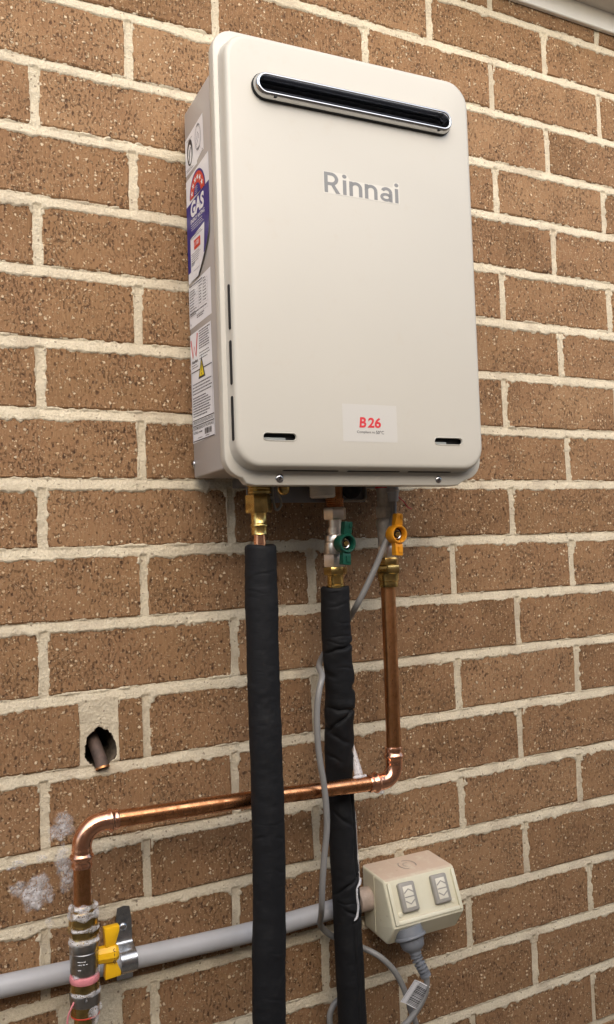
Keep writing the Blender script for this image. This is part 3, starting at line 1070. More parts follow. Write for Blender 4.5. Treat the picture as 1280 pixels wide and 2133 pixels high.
# data label
s3 = flat('data_label', fs, [[(.0185, .1950), (.0938, .1970), (.0938, .2540), (.0185, .2490)]], .0002, 'white', heater)
flat('data_table', fs, print_lines(fs, .022, .048, .2090, .2440, 10, .0011, 41, (.5, .9)) + print_lines(fs, .054, .066, .2180, .2470, 8, .0011, 42, (.6, 1)) + print_lines(fs, .069, .080, .2180, .2490, 8, .0011, 43, (.6, 1)) +
     print_lines(fs, .022, .080, .2470, .2500, 1, .0016, 44) + print_lines(fs, .045, .080, .2030, .2080, 2, .0014, 45) + print_lines(fs, .022, .082, .2110, .2150, 1, .0015, 46) + [[(.0215, .1985), (.0245, .1985), (.0230, .2025)]], .0004, 'ink', s3)
flat('data_rules', fs, [rect(.021, z, .0835, z + .00022) for z in (.2085, .2165, .2205, .2245, .2285, .2325, .2365, .2405, .2455)] + [rect(x, .2085, x + .00022, .2455) for x in (.021, .052, .0675, .0835)], .0005, 'grey_ink', s3)

# warning label
s4 = flat('warning_label', fs, [[(.0185, .0485), (.0942, .0503), (.0902, .1890), (.0182, .1875)]], .0002, 'white', heater)
flat('watermark_mark', fs, stroke([(.0215, .1800), (.0275, .1560), (.0330, .1700), (.0380, .1570), (.0445, .1850)], .0032), .0004, 'red_ink', s4)
text('watermark_text', 'WaterMark', fs, .0225, .0450, .1490, .1530, .0004, 'ink', s4, .02)
flat('warning_print', fs, print_lines(fs, .0225, .046, .1420, .1480, 2, .0009, 51) + print_lines(fs, .050, .087, .1625, .1870, 8, .0013, 52, (.8, 1)) + print_lines(fs, .050, .086, .1490, .1600, 3, .0010, 53, (.7, 1)) +
     print_lines(fs, .0235, .0880, .1080, .1240, 4, .0014, 54, (.85, 1)) + print_lines(fs, .0235, .0890, .0800, .1065, 8, .0015, 55, (.65, 1)), .0004, 'ink', s4)
flat('warning_rules', fs, [rect(.0205, .1375, .0895, .1387), rect(.0205, .0762, .0925, .0774), rect(.0205, .0690, .0925, .0702), rect(.0205, .0500, .0925, .0512), rect(.0205, .0500, .0210, .1387), rect(.0900, .0780, .0905, .1380), rect(.0920, .0505, .0925, .0770)], .0005, 'ink', s4)
flat('warning_triangle', fs, [[(.0445, .1265), (.0680, .1265), (.0563, .1540)]], .0004, 'ink', s4)
flat('warning_triangle', fs, [[(.0480, .1290), (.0645, .1290), (.0563, .1482)]], .0006, 'yellow_ink', s4)
flat('warning_triangle', fs, [[(.0552, .1445), (.0574, .1445), (.0567, .1345), (.0559, .1345)], rect(.0555, .1303, .0571, .1327)], .0008, 'ink', s4)
text('warning_text', 'APPROVED FOR OUTDOOR INSTALLATION ONLY', fs, .0225, .0905, .0715, .0752, .0006, 'ink', s4, .01)
text('warning_text', 'CUSTOMER SERVICE ON THIS APPLIANCE', fs, .0225, .0905, .0645, .0680, .0006, 'ink', s4, .01)
text('warning_text', 'AUSTRALIA', fs, .0225, .0400, .0595, .0625, .0006, 'ink', s4, .01)
flat('barcode', fs, [rect(.061 + i * .00135, .0555, .061 + i * .00135 + random.choice((.0004, .0007, .0010)), .0628) for i in range(17)], .0006, 'ink', s4)
flat('warning_small_print', fs, print_lines(fs, .043, .058, .0590, .0625, 1, .0018, 57) + print_lines(fs, .037, .056, .0525, .0545, 1, .0008, 58) + print_lines(fs, .064, .083, .0525, .0545, 1, .0008, 59), .0006, 'ink', s4)

# underside: connection plate, drain cap, plugs
HU = .3435
ub = bmesh.new()
box(ub, (.2345 - HU, -.074, -.0305), (.402 - HU, -.070, .0046), .001)
box(ub, (.2350 - HU, -.0702, -.0080), (.470 - HU, -.020, .0040), .001)
bm_obj('connection_plate', ub, 'greybox', heater, True, 40)
kb = bmesh.new(); loft(kb, [[(x - HU, -.0735, z) for x, z in rrect(.3600, .4015, -.0300, .004, .005, 5)], [(x - HU, -.080, z) for x, z in rrect(.3605, .4010, -.0295, .0035, .005, 5)], [(x - HU, -.080, z) for x, z in rrect(.3625, .3990, -.0275, .003, .004, 5)], [(x - HU, -.0735, z) for x, z in rrect(.3625, .3990, -.0275, .003, .004, 5)]])
bm_obj('outlet_frame', kb, 'clear', heater, True, 40)
kb = bmesh.new(); lathe(kb, (.3800 - HU, -.0735, -.0125), (0, -1, 0), [(0, .0135), (.004, .0135), (.0044, .012), (.0012, .002)], 24)
bm_obj('rubber_plug', kb, 'black', heater)
dr = bmesh.new()
pr_ = [(-.012, .0150)]
for i in range(8):
    z = .0015 + i * .0023
    pr_ += [(z, .0152), (z + .0003, .0162), (z + .0016, .0162), (z + .0019, .0152)]
pr_ += [(.0206, .0150), (.0206, .012), (.008, .0115)]
lathe(dr, (.3265 - HU, -.100, -.0056), (0, 0, -1), pr_, 36)
bm_obj('drain_cap', dr, 'cream_cap', heater, True, 30)
og = bmesh.new(); lathe(og, (.2690 - HU, -.108, .000), (0, 0, -1), [(0, .008), (.014, .0085), (.020, .0075), (.023, .004), (.0235, .0005)], 20)
bm_obj('brass_plug', og, 'brass_old', heater)
cl = spline([(.2520, -.118, .0), (.2500, -.120, -.020), (.2515, -.120, -.036), (.2545, -.120, -.0425), (.2595, -.120, -.0385), (.2605, -.120, -.030), (.2555, -.120, -.018), (.2600, -.120, -.008), (.2600, -.118, .0)], 60)
cl[:, 0] -= HU
tube('hose_clip', cl, .0016, 'clear', heater, 8)
cl2 = spline([(.250, -.120, -.028), (.2455, -.121, -.0265), (.2445, -.121, -.022)], 12); cl2[:, 0] -= HU
tube('hose_clip', cl2, .0018, 'clear', heater, 8)

# ================================================================== PIPEWORK
# hot outlet union
X0, Y0 = .2325, -.110
hot = thing('brass_union', 'brass union under the heater above the left black lagged pipe', 'pipe fitting', (X0, Y0, -.085))
def part(name, mat, fn, root, smooth=True, angle=40):
    b = bmesh.new(); fn(b)
    return rel(bm_obj(name, b, mat, None, smooth, angle), root)
def thread_prof(t0, t1, r, pitch=.0018, dep=.0008):
    out = []
    t = t0
    while t < t1 - pitch * .5:
        out += [(t, r - dep), (t + pitch * .5, r)]
        t += pitch
    return out + [(t1, r - dep)]
dn = (0, 0, -1)
part('threaded_collar', 'brass_old', lambda b: lathe(b, (X0 + .001, Y0, .003), dn, thread_prof(0, .026, .0148, .0035, .0014), 28), hot)
part('hex_nut', 'brass_old', lambda b: hexnut(b, (X0 - .0005, Y0, 0), dn, .0235, .0455, .0160, .25), hot)
part('crimp_sleeve', 'brass', lambda b: lathe(b, (X0 - .001, Y0, 0), dn, [(.0455, .0100), (.0475, .0096), (.0575, .0096), (.0590, .0106), (.0598, .0110), (.0612, .0110), (.0620, .0100), (.0640, .0095), (.0700, .0096), (.0712, .0100), (.0718, .0094)], 32), hot)
part('copper_stub', 'copper_new', lambda b: lathe(b, (X0 - .0008, Y0, 0), dn, [(.068, .0072), (.074, .0070), (.080, .0073), (.092, .0072)], 24), hot)

# black lagging
def lagging(name, label, path, r0, creases, seed, top_round=True, z_flat=None, slit=None, seg=72, step=.0012, soft=1.0):
    L = np.sum(np.linalg.norm(np.diff(np.array(path), axis=0), axis=1))
    n = int(L / step)
    P = spline(path, n)
    th = np.linspace(0, 2 * np.pi, seg, endpoint=False)          # 90 deg faces out of the wall
    TH, S = np.meshgrid(th, np.arange(n))
    Zc = P[:, 2][:, None] + 0 * TH
    R = np.full(TH.shape, r0)
    R = R + .0005 * (vnoise(TH * .6 * r0, Zc, 40, seed) - .5) * 2 + .0003 * (vnoise(np.cos(TH) * r0, Zc, 160, seed + 1) - .5) * 2
    R += .0004 * (vnoise(np.sin(TH) * .01 + .3, Zc, 20, seed + 2) - .5) * 2
    for (z, tc, tw, slope, dep, w, bulge) in creases:
        dth = (TH - math.radians(tc) + math.pi) % (2 * math.pi) - math.pi
        win = np.clip(1.25 - np.abs(dth) / math.radians(tw), 0, 1)
        win = win * win * (3 - 2 * win)
        dep, bulge = dep * soft, bulge * soft
        d = Zc - (z + slope * dth + .0008 * np.sin(dth * 5 + z * 900))
        R -= dep * win * np.exp(-(d / w) ** 2)
        R += bulge * win * np.exp(-((d - 3.2 * w) / (3 * w)) ** 2) + bulge * .7 * win * np.exp(-((d + 3.2 * w) / (3 * w)) ** 2)
    if slit:
        for (zt, zb, tc, wdeg, dep) in slit:
            dth = (TH - math.radians(tc) - .05 * np.sin(Zc * 60) + math.pi) % (2 * math.pi) - math.pi
            on = np.clip((zt - Zc) / .006, 0, 1) * np.clip((Zc - zb) / .006, 0, 1)
            R -= dep * on * np.exp(-(dth / math.radians(wdeg)) ** 2)
            R += .0007 * on * np.exp(-((dth + math.radians(3 * wdeg)) / math.radians(2 * wdeg)) ** 2)
    if z_flat:
        zc, zw, squash = z_flat
    k = np.ones(n)
    if top_round:
        dtop = np.arange(n) * (L / n)
        k = np.where(dtop < .005, .86 + .14 * np.sqrt(np.clip(1 - (1 - dtop / .005) ** 2, 0, 1)), 1)
    R *= k[:, None]
    ux = np.cos(TH) * R
    uy = -np.sin(TH) * R
    if z_flat:
        q = squash * np.exp(-((P[:, 2] - zc) / zw) ** 2)[:, None]
        uy = uy * (1 - q); ux = ux * (1 + q * .0)
    V = np.stack([P[:, 0][:, None] + ux, P[:, 1][:, None] + uy, Zc + .0012 * np.sin(TH * 2 + seed) * (k < 1)[:, None]], -1).reshape(-1, 3)
    F = []
    for i in range(n - 1):
        a = i * seg
        for j in range(seg):
            F.append((a + j, a + seg + j, a + seg + (j + 1) % seg, a + (j + 1) % seg))
    # top lip turns in
    lip = np.stack([P[0, 0] + np.cos(th) * r0 * .45, P[0, 1] - np.sin(th) * r0 * .45, np.full(seg, P[0, 2] - .0030)], 1)
    b = len(V)
    V = np.vstack([V, lip])
    for j in range(seg):
        F.append((j, (j + 1) % seg, b + (j + 1) % seg, b + j))
    return tag(mesh_obj(name, V, F, 'foam', None, True, 180), label, 'pipe lagging', 'black foam lagging on the water pipes')

pathL = [(.2324, -.110, -.0838), (.2313, -.110, -.1493), (.2307, -.110, -.2345), (.2307, -.110, -.319), (.2307, -.110, -.4028), (.2288, -.110, -.4856), (.2258, -.110, -.5673), (.2231, -.110, -.639), (.222, -.110, -.80), (.222, -.110, -1.118)]
crL = [(-.118, 110, 50, -.004, .0010, .0010, .0003), (-.139, 130, 45, .003, .0009, .0010, .0003), (-.157, 35, 40, .006, .0012, .0012, .0004), (-.176, 30, 30, -.006, .0009, .0012, .0003), (-.188, 40, 25, -.006, .0008, .0012, .0002), (-.262, 60, 45, .004, .0006, .0010, .0002),
       (-.300, 40, 40, .004, .0009, .0012, .0003), (-.345, 30, 30, -.010, .0010, .0014, .0003), (-.4080, 80, 60, .000, .0007, .0008, .0002), (-.4240, 155, 40, -.007, .0016, .0014, .0004), (-.4260, 60, 40, .006, .0012, .0012, .0003), (-.463, 70, 30, .010, .0010, .0013, .0003),
       (-.483, 40, 45, .004, .0012, .0010, .0003), (-.555, 70, 40, .006, .0008, .0010, .0002), (-.590, 45, 30, .0, .0012, .0010, .0003), (-.606, 80, 50, .008, .0009, .0012, .0003), (-.632, 50, 40, .004, .0010, .0010, .0003)]
lagging('pipe_lagging', 'straight black foam lagging running down in front of the copper pipe, left of the two', pathL, .0196, crL, 21, soft=.55)
pathR = [(.3472, -.0850, -.1395), (.3486, -.0805, -.1884), (.3535, -.073, -.2318), (.3575, -.068, -.275), (.3600, -.060, -.3118), (.3625, -.052, -.3483), (.3640, -.047, -.385), (.3650, -.046, -.412), (.3655, -.047, -.4508), (.3662, -.048, -.5), (.3672, -.048, -.543), (.3680, -.048, -.5919), (.3690, -.048, -.6468), (.3696, -.048, -.703), (.370, -.048, -.80), (.370, -.048, -1.118)]
crR = [(-.163, 110, 50, -.003, .0006, .0010, .0002), (-.186, 60, 60, .002, .0006, .001, .0002), (-.202, 80, 70, .000, .0006, .0009, .0002), (-.2105, 120, 50, .004, .0008, .0010, .0002), (-.2175, 90, 110, -.004, .0030, .0019, .0010), (-.244, 70, 50, .003, .0006, .001, .0002),
       (-.272, 5, 55, .004, .0036, .0042, .0014), (-.2980, 90, 95, .002, .0022, .0020, .0012), (-.3085, 100, 80, -.014, .0032, .0024, .0010), (-.3350, 120, 60, .010, .0016, .0030, .0006), (-.322, 170, 45, .004, .0016, .0040, .0008), (-.352, 10, 50, -.006, .0024, .0045, .0010), (-.252, 160, 40, .004, .0012, .0034, .0007), (-.3600, 150, 50, .008, .0012, .0022, .0004),
       (-.4420, 110, 55, .014, .0014, .0026, .0005), (-.5240, 95, 90, -.010, .0026, .0018, .0009), (-.5480, 110, 60, .002, .0008, .0009, .0003), (-.5640, 75, 60, .010, .0024, .0018, .0008), (-.5700, 60, 40, -.006, .0012, .0016, .0004)]
lag2 = lagging('pipe_lagging', 'creased black foam lagging pinched behind the copper pipe, right of the two', pathR, .0186, crR, 57, True, (-.394, .016, .34), [(-.400, -.525, 62, 3.2, .0042), (-.565, -1.1, 88, 3.0, .0034), (-.522, -.566, 68, 3, .0022)], soft=1.35)

# cold inlet ball valve with green handle
GX, GY = .3492, -.085
gv = thing('water_valve', 'nickel ball valve with green butterfly handle on top of the right lagged pipe', 'valve', (GX, GY, -.139))
part('copper_thread', 'copper', lambda b: lathe(b, (GX + .0016, GY, 0), dn, [(-.005, .0118)] + thread_prof(.026, .0385, .0122, .0026, .0010), 28), gv)
part('hex_nut', 'nickel', lambda b: hexnut(b, (GX + .0016, GY, 0), dn, .0380, .0538, .0152, .18), gv)
part('neck', 'nickel', lambda b: lathe(b, (GX + .001, GY, 0), dn, [(.0535, .0088), (.0640, .0088), (.0642, .0112), (.0700, .0112), (.0702, .0105), (.0735, .0106)], 32), gv)
part('valve_body', 'nickel', lambda b: lathe(b, (GX - .0012, GY, 0), dn, [(.0730, .0112), (.0740, .0118), (.0815, .0120), (.0820, .0112), (.0830, .0112), (.0836, .0128), (.0870, .0134), (.0960, .0134), (.0985, .0126), (.0992, .0115)], 36), gv)
part('hex_end', 'nickel', lambda b: hexnut(b, (GX - .0015, GY, 0), dn, .0980, .1140, .0150, .05), gv)
part('brass_nut', 'brass_old', lambda b: hexnut(b, (GX - .0008, GY, 0), dn, .1142, .1245, .0150, .35), gv)
part('brass_sleeve', 'brass', lambda b: lathe(b, (GX - .0012, GY, 0), dn, [(.1240, .0128), (.1255, .0110), (.1275, .0104), (.1340, .0108), (.1365, .0104), (.1375, .0118), (.1400, .0120), (.150, .010)], 32), gv)

def wing_handle(root, cx, cy, cz, mat, tilt, up, down, wtop, wbot):
    """hub ring facing out of the wall with two wings, tilted in the wall plane"""
    def q(x, z, y):
        return Vector((cx + x * math.cos(tilt) + z * math.sin(tilt), cy + y, cz - x * math.sin(tilt) + z * math.cos(tilt)))
    b = bmesh.new()
    seg = 28
    prof = [(.0120, .008), (.0126, -.002), (.0120, -.0065), (.0108, -.0078), (.0094, -.0076), (.0086, -.0060), (.0084, .003)]
    rings = [[q(r * math.cos(2 * math.pi * i / seg), r * math.sin(2 * math.pi * i / seg), y) for i in range(seg)] for r, y in prof]
    loft(b, rings)
    hub = rel(bm_obj('handle_hub', b, mat, None, True, 50), root)
    for s_, ln, w1 in ((1, up, wtop), (-1, down, wbot)):
        wb = bmesh.new()
        outl = [(-.0060, .0085), (-.0046, .014), (-w1, ln), (w1 * .92, ln), (.0050, .014), (.0062, .0085)]
        f = [wb.verts.new(q(x, s_ * z, -.0050 - .0025 * (z > .02))) for x, z in outl]
        k = [wb.verts.new(q(x, s_ * z, .0035 - .0015 * (z > .02))) for x, z in outl]
        wb.faces.new(f); wb.faces.new(k)
        for i in range(6):
            wb.faces.new((f[i], f[(i + 1) % 6], k[(i + 1) % 6], k[i]))
        bmesh.ops.bevel(wb, geom=list(wb.edges), offset=.0009, segments=2, profile=.5, affect='EDGES')
        wing = rel(bm_obj('handle_wing', wb, mat, None, True, 40), root)
        rb_ = bmesh.new()
        if s_ > 0:
            for i in range(6):
                z = .018 + i * (ln - .020) / 6
                box(rb_, (0, 0, 0), (.0001, .0001, .0001))
                vv = rb_.verts[-8:] if False else list(rb_.verts)[-8:]
                lo, hi = (w1 * .15, -.0082 if z > .02 else -.0068, z), (w1 * .80, -.0060, z + .0009)
                for v_, (a_, c_, d_) in zip(vv, [(i1, j1, k1) for i1 in (0, 1) for j1 in (0, 1) for k1 in (0, 1)]):
                    pass
                for v_ in vv:
                    a_ = v_.co.x > .00005; c_ = v_.co.y > .00005; d_ = v_.co.z > .00005
                    v_.co = q(hi[0] if a_ else lo[0], hi[2] if d_ else lo[2], hi[1] if c_ else lo[1])
        else:
            box(rb_, (0, 0, 0), (.0001, .0001, .0001))
            lo, hi = (-.0015, -.0084, -ln + .004), (.0040, -.0060, -ln + .011)
            for v_ in list(rb_.verts):
                a_ = v_.co.x > .00005; c_ = v_.co.y > .00005; d_ = v_.co.z > .00005
                v_.co = q(hi[0] if a_ else lo[0], hi[2] if d_ else lo[2], hi[1] if c_ else lo[1])
        rel(bm_obj('grip_rib', rb_, mat, None, False), root)
    sb = bmesh.new()
    lathe(sb, (cx, cy + .016, cz), (0, -1, 0), [(0, .0060), (.010, .0060), (.0102, .0083), (.0150, .0083), (.0152, .0060), (.0160, .0060)], 24)
    rel(bm_obj('stem_seat', sb, 'black', None, True, 40), root)
    nb = bmesh.new()
    lathe(nb, (cx, cy, cz), (0, -1, 0), [(-.001, .0064), (.0004, .0064), (.0008, .0058), (.0004, .0050), (-.001, .0050)], 24, cap=False)
    rel(bm_obj('lock_ring', nb, 'chrome', None, True, 60), root)
    nb = bmesh.new()
    hexnut(nb, (cx, cy, cz), (0, -1, 0), -.001, .0034, .0036, .2, .0006)
    rel(bm_obj('stem_nut', nb, 'brass', None, True, 30), root)
wing_handle(gv, .3462, -.116, -.0850, 'green', .09, .0272, .0268, .0062, .0066)
part('valve_stem', 'nickel', lambda b: lathe(b, (GX - .001, GY - .010, -.0850), (0, -1, 0), [(0, .0085), (.006, .0085), (.007, .007), (.009, .007)], 20), gv)

# gas inlet valve with orange handle
OX, OY = .4288, -.085
ov = thing('gas_valve', 'chalky gas valve with orange butterfly handle at top of the copper pipe', 'valve', (OX, OY, -.143))
part('inlet_nipple', 'whitish', lambda b: lathe(b, (OX, OY, .006), dn, [(0, .0125), (.020, .0125), (.024, .0112), (.042, .0110), (.044, .012)], 28), ov)
part('red_sealant', 'red_ink', lambda b: lathe(b, (OX, OY, -.004), dn, [(0, .0128), (.002, .0135), (.006, .0134), (.009, .0127)], 28), ov)
part('hex_neck', 'whitish', lambda b: hexnut(b, (OX, OY, 0), dn, .0370, .0520, .0145, .1), ov)
part('valve_body', 'whitish', lambda b: lathe(b, (OX - .0002, OY, 0), dn, [(.0515, .0110), (.0540, .0128), (.0590, .0138), (.0650, .0128), (.0700, .0120), (.0880, .0118), (.0900, .0105)], 32), ov)
part('lower_hex', 'nickel', lambda b: hexnut(b, (OX + .0004, OY, 0), dn, .0890, .1050, .0140, .1), ov)
part('union_nut', 'brass_old', lambda b: hexnut(b, (OX, OY, 0), dn, .1050, .1150, .0152, .28), ov)
part('union_nut', 'brass_old', lambda b: hexnut(b, (OX, OY, 0), dn, .1152, .1262, .0168, .05), ov)
part('union_sleeve', 'brass_old', lambda b: lathe(b, (OX, OY, 0), dn, [(.1260, .0150), (.1275, .0142), (.1360, .0140), (.1370, .0128), (.1385, .0126), (.1428, .0130), (.1440, .0122)], 32), ov)
wing_handle(ov, .4238, -.116, -.0752, 'orange', .05, .0268, .0275, .0052, .0062)
part('valve_stem', 'whitish', lambda b: lathe(b, (OX - .001, OY - .010, -.0752), (0, -1, 0), [(0, .0085), (.006, .0085), (.007, .007), (.009, .007)], 20), ov)

# copper gas pipe: down, across behind the left lagging and in front of the right, down again
gas = thing('copper_gas_pipe', 'copper gas pipe with two bent elbows crossing the wall below the heater', 'pipe', (.0212, -.070, -.475))
def gp(o): return rel(o, gas)
RC = .0097
gp(tube('upright_tube', spline([(.4286, -.083, -.138), (.4284, -.083, -.25), (.4282, -.082, -.357)], 40), RC, 'copper', None, 32))
def bend(p0, corner, p1, r, n=24):
    p0, c, p1 = (np.array(v, float) for v in (p0, corner, p1))
    a = c + (p0 - c) / np.linalg.norm(p0 - c) * r
    b = c + (p1 - c) / np.linalg.norm(p1 - c) * r
    t = np.linspace(0, 1, n)[:, None]
    ang = t * np.pi / 2
    ctr = a + b - c
    mid = ctr + (a - ctr) * np.cos(ang) + (b - ctr) * np.sin(ang)
    return np.vstack([p0[None], mid, p1[None]])
def elbow(p0, corner, p1, r, root):
    path = bend(p0, corner, p1, r)
    # straighten ends with extra samples for the pressed collars
    d0 = (path[1] - path[0]); d1 = (path[-1] - path[-2])
    k = np.linspace(0, 1, 14)[:, None]
    full = np.vstack([path[0] + d0 * k[:-1], path[1:-1], path[-2] + d1 * k[1:]])
    n = len(full)
    rad = np.full(n, RC + .0011)
    prof = np.array([0, .0006, .0006, .0002, .0002, .0009, .0022, .0026, .0022, .0008, .0004, .0007, .0002])
    rad[:13] += prof
    rad[-13:] += prof[::-1]
    return gp(tube('elbow', full, rad, 'copper_new', None, 32))
CR, CL_ = (.4282, -.0815, -.3960), (.0218, -.0705, -.3868)
elbow((.4282, -.0815, -.353), CR, (.3880, -.0805, -.3958), .0200, gas)
gp(tube('cross_tube', spline([(.392, -.0806, -.3958), (.3014, -.078, -.3930), (.21, -.075, -.3900), (.058, -.071, -.3870)], 80), RC, 'copper_h', None, 32))
elbow((.0625, -.071, -.3872), CL_, (.0212, -.070, -.4330), .0240, gas)
gp(tube('drop_tube', spline([(.0212, -.070, -.428), (.0208, -.070, -.480)], 12), RC - .0002, 'copper', None, 32))

# lower gas valve, wet with soapy water
LX, LY = .0213, -.070
lv = thing('lower_gas_valve', 'soapy gas valve with bright yellow handle at bottom of the copper pipe', 'valve', (LX, LY, -.600))
def lpart(name, mat, prof, seg=36, dx=0):
    part(name, mat, lambda b: lathe(b, (LX + dx, LY, 0), dn, prof, seg), lv)
lpart('brass_collar', 'brass_old', [(.4730, .0116), (.4740, .0122), (.4780, .0124), (.4790, .0142)])
lpart('brass_sleeve', 'brass_old', [(.4785, .0150), (.4800, .0158), (.4930, .0158), (.4945, .0148)])
part('hex_nut', 'brass_old', lambda b: hexnut(b, (LX, LY, 0), dn, .4940, .5060, .0172, .45, .003), lv)
lpart('brass_neck', 'brass_old', [(.5055, .0138), (.5085, .0142), (.5095, .0150), (.5125, .0152)])
lpart('valve_body', 'nickel_old', [(.5125, .0152), (.5135, .0156), (.5200, .0156), (.5206, .0150), (.5220, .0150), (.5226, .0156), (.5440, .0152), (.5465, .0138), (.5500, .0135)])
lpart('thread_tape', 'pink', [(.5470, .0136), (.5480, .0156), (.5500, .0162), (.5530, .0162), (.5548, .0154)])
lpart('brass_band', 'brass_old', [(.5545, .0158), (.5640, .0160), (.5660, .0156)])
lpart('dark_band', 'nickel_old', [(.5655, .0162), (.5675, .0166), (.5770, .0166), (.5785, .0162)])
lpart('brass_base', 'brass_old', [(.5780, .0158), (.5870, .0152), (.5885, .0156), (.5905, .0150), (.5920, .0125)])
lpart('thread_tape', 'orange_ink', [(.5880, .0150), (.5888, .0158), (.5900, .0156), (.5906, .0148)])
lpart('riser', 'brass_old', [(.5900, .0112), (.70, .0112), (1.119, .0112)], 28, -.001)
fl_ = Frame((LX, LY, 0), (.90, -.40, 0), (0, 0, 1))
def cyl_print(polys, r):
    V, F = [], []
    for poly in polys:
        b = len(V)
        V += [(LX - r * math.sin(.42 - x / r), LY - r * math.cos(.42 - x / r), z) for x, z in poly]
        F.append(tuple(range(b, b + len(poly))))
    return V, F
V_, F_ = cyl_print(print_lines(None, -.004, .008, -.5330, -.5270, 2, .0007, 71) + print_lines(None, -.004, .003, -.5385, -.5360, 1, .0007, 72), .0159)
rel(mesh_obj('stamped_text', V_, F_, 'white', None, False), lv)
# handle
hb = bmesh.new()
lathe(hb, (LX + .013, LY, -.5320), (1, -.12, 0), [(0, .0070), (.002, .0092), (.012, .0098), (.021, .0098), (.0245, .0070), (.025, .002)], 10)
rel(bm_obj('handle_hub', hb, 'yellow', None, True, 25), lv)
for s_, pts in ((1, [(.0430, -.5030), (.0605, -.5030), (.0600, -.5090), (.0548, -.5240), (.0440, -.5240)]), (-1, [(.0440, -.5385), (.0550, -.5385), (.0610, -.5535), (.0605, -.5575), (.0425, -.5580)])):
    wb = bmesh.new()
    f = [wb.verts.new((x, LY - .0065 + .0015 * (x > .05), z)) for x, z in pts]
    k = [wb.verts.new((x, LY + .0045, z)) for x, z in pts]
    wb.faces.new(f); wb.faces.new(k)
    for i in range(5):
        wb.faces.new((f[i], f[(i + 1) % 5], k[(i + 1) % 5], k[i]))
    bmesh.ops.bevel(wb, geom=list(wb.edges), offset=.0009, segments=2, profile=.5, affect='EDGES')
    rel(bm_obj('handle_wing', wb, 'yellow', None, True, 40), lv)
fh = Frame((.0535, LY - .0118, -.5320), (.75, -.6, 0), (0, 0, 1))
rel(flat('handle_mark', fh, stroke(arc_pts(-.0012, .0065, .0011, .0016, 30, 330, 12), .0006) + [rect(-.0015, -.0030, -.0009, .0030)] + stroke(arc_pts(-.0012, -.0060, .0012, .0017, 0, 360, 14), .0006), .0008, 'ink'), lv)

pk = spline([(.0090, -.078, -.5690), (.0045, -.078, -.5770), (.0010, -.077, -.5860), (.0006, -.076, -.5960), (.0035, -.074, -.6040), (.0100, -.073, -.6060)], 40)
tag(tube('pink_tape_loop', pk, .0011, 'pink', None, 10), 'thin pink tape loop hanging beside the lower gas valve', 'tape')

# old capped copper stub in the hole
stub = thing('copper_stub', 'cut-off copper pipe stub poking out of the round hole in the mortar', 'pipe', (.062, -.01, -.338))
sp = np.array([(.0575, .045, -.3000), (.0580, .028, -.3090), (.0600, .012, -.3220), (.0628, .0010, -.3360), (.0640, -.0030, -.3445)])
sp = spline(sp, 24)
rad = np.full(24, .0078); rad[-3:] = (.0079, .0082, .0086)
rel(tube('tube', sp, rad, 'copper_dull', None, 24, False), stub)
eb = bmesh.new()
dirv = Vector(sp[-1] - sp[-3]).normalized()
lathe(eb, sp[-1], dirv, [(-.002, .0086), (.0003, .0088), (.0006, .0080), (.0003, .0068), (-.006, .0066)], 24, cap=False)
rel(bm_obj('cut_rim', eb, 'copper', None, True, 50), stub)

# ------------------------------------------------------------------ conduit, saddle, outlet
cond = thing('electrical_conduit', 'grey plastic conduit running along the wall into the power outlet', 'conduit', (.17, -.0135, -.572))
cp = spline([(-3.2, -.0135, -.474), (-1.2, -.0135, -.530), (-.30, -.0135, -.5570), (-.0594, -.0135, -.5642), (.0845, -.0135, -.5700), (.2427, -.0135, -.5749), (.3255, -.0135, -.5738), (.3692, -.0135, -.5724), (.412, -.0140, -.5702)], 160)
rel(tube('pipe', cp, .0122, 'grey_pvc', None, 32), cond)
ab = bmesh.new()
lathe(ab, (.4015, -.0165, -.5690), (1, 0, .02), [(0, .0128), (.0005, .0146), (.006, .0152), (.012, .0160), (.020, .0162), (.024, .0160)], 32)
rel(bm_obj('adapter', ab, 'pvc_dirty', None, True, 50), cond)

sad = thing('pipe_saddle', 'shiny galvanised saddle strap holding the grey conduit behind the yellow handle', 'bracket', (.0845, 0, -.570))
zc = -.5700; rS = .0138
pf = []
tab = [(-.0028, zc + .058), (-.0028, zc + .044), (-.0028, zc + .026), (-.0032, zc + .019), (-.0060, zc + .0155)]
arcS = [(-.0135 - rS * math.sin(math.radians(a)), zc + rS * math.cos(math.radians(a))) for a in range(15, 168, 9)]
low = [(-.0050, zc - .0150), (-.0030, zc - .018), (-.0028, zc - .026)]
pf = tab + arcS + low
sbm = bmesh.new()
def sad_row(y, z, off, i):
    w = .0098
    if i == 0: w = .0075
    if i == 1: w = .0096
    return [(.0843 - w, y + off, z), (.0843, y + off, z + (.0016 if i == 0 else 0)), (.0843 + w, y + off, z)]
rowsS = [[sbm.verts.new(p) for p in sad_row(y, z, -.0012, i)] for i, (y, z) in enumerate(pf)]
rowsB = [[sbm.verts.new(p) for p in sad_row(y, z, 0.0, i)] for i, (y, z) in enumerate(pf)]
for Rr in (rowsS, rowsB):
    for A, B in zip(Rr, Rr[1:]):
        for i in range(2):
            sbm.faces.new((A[i], A[i + 1], B[i + 1], B[i]))
for A, B, A2, B2 in zip(rowsS, rowsS[1:], rowsB, rowsB[1:]):
    for i in (0, 2):
        sbm.faces.new((A[i], B[i], B2[i], A2[i]))
sbm.faces.new(rowsS[0] + rowsB[0][::-1])
rel(bm_obj('strap', sbm, 'steel', None, True, 50), sad)
sc = bmesh.new(); lathe(sc, (.0835, -.0040, zc + .035), (0, -1, 0), [(-.002, .0050), (0, .0050), (.0014, .0042), (.0020, .001)], 18)
rel(bm_obj('screw', sc, 'steel', None, True, 50), sad)

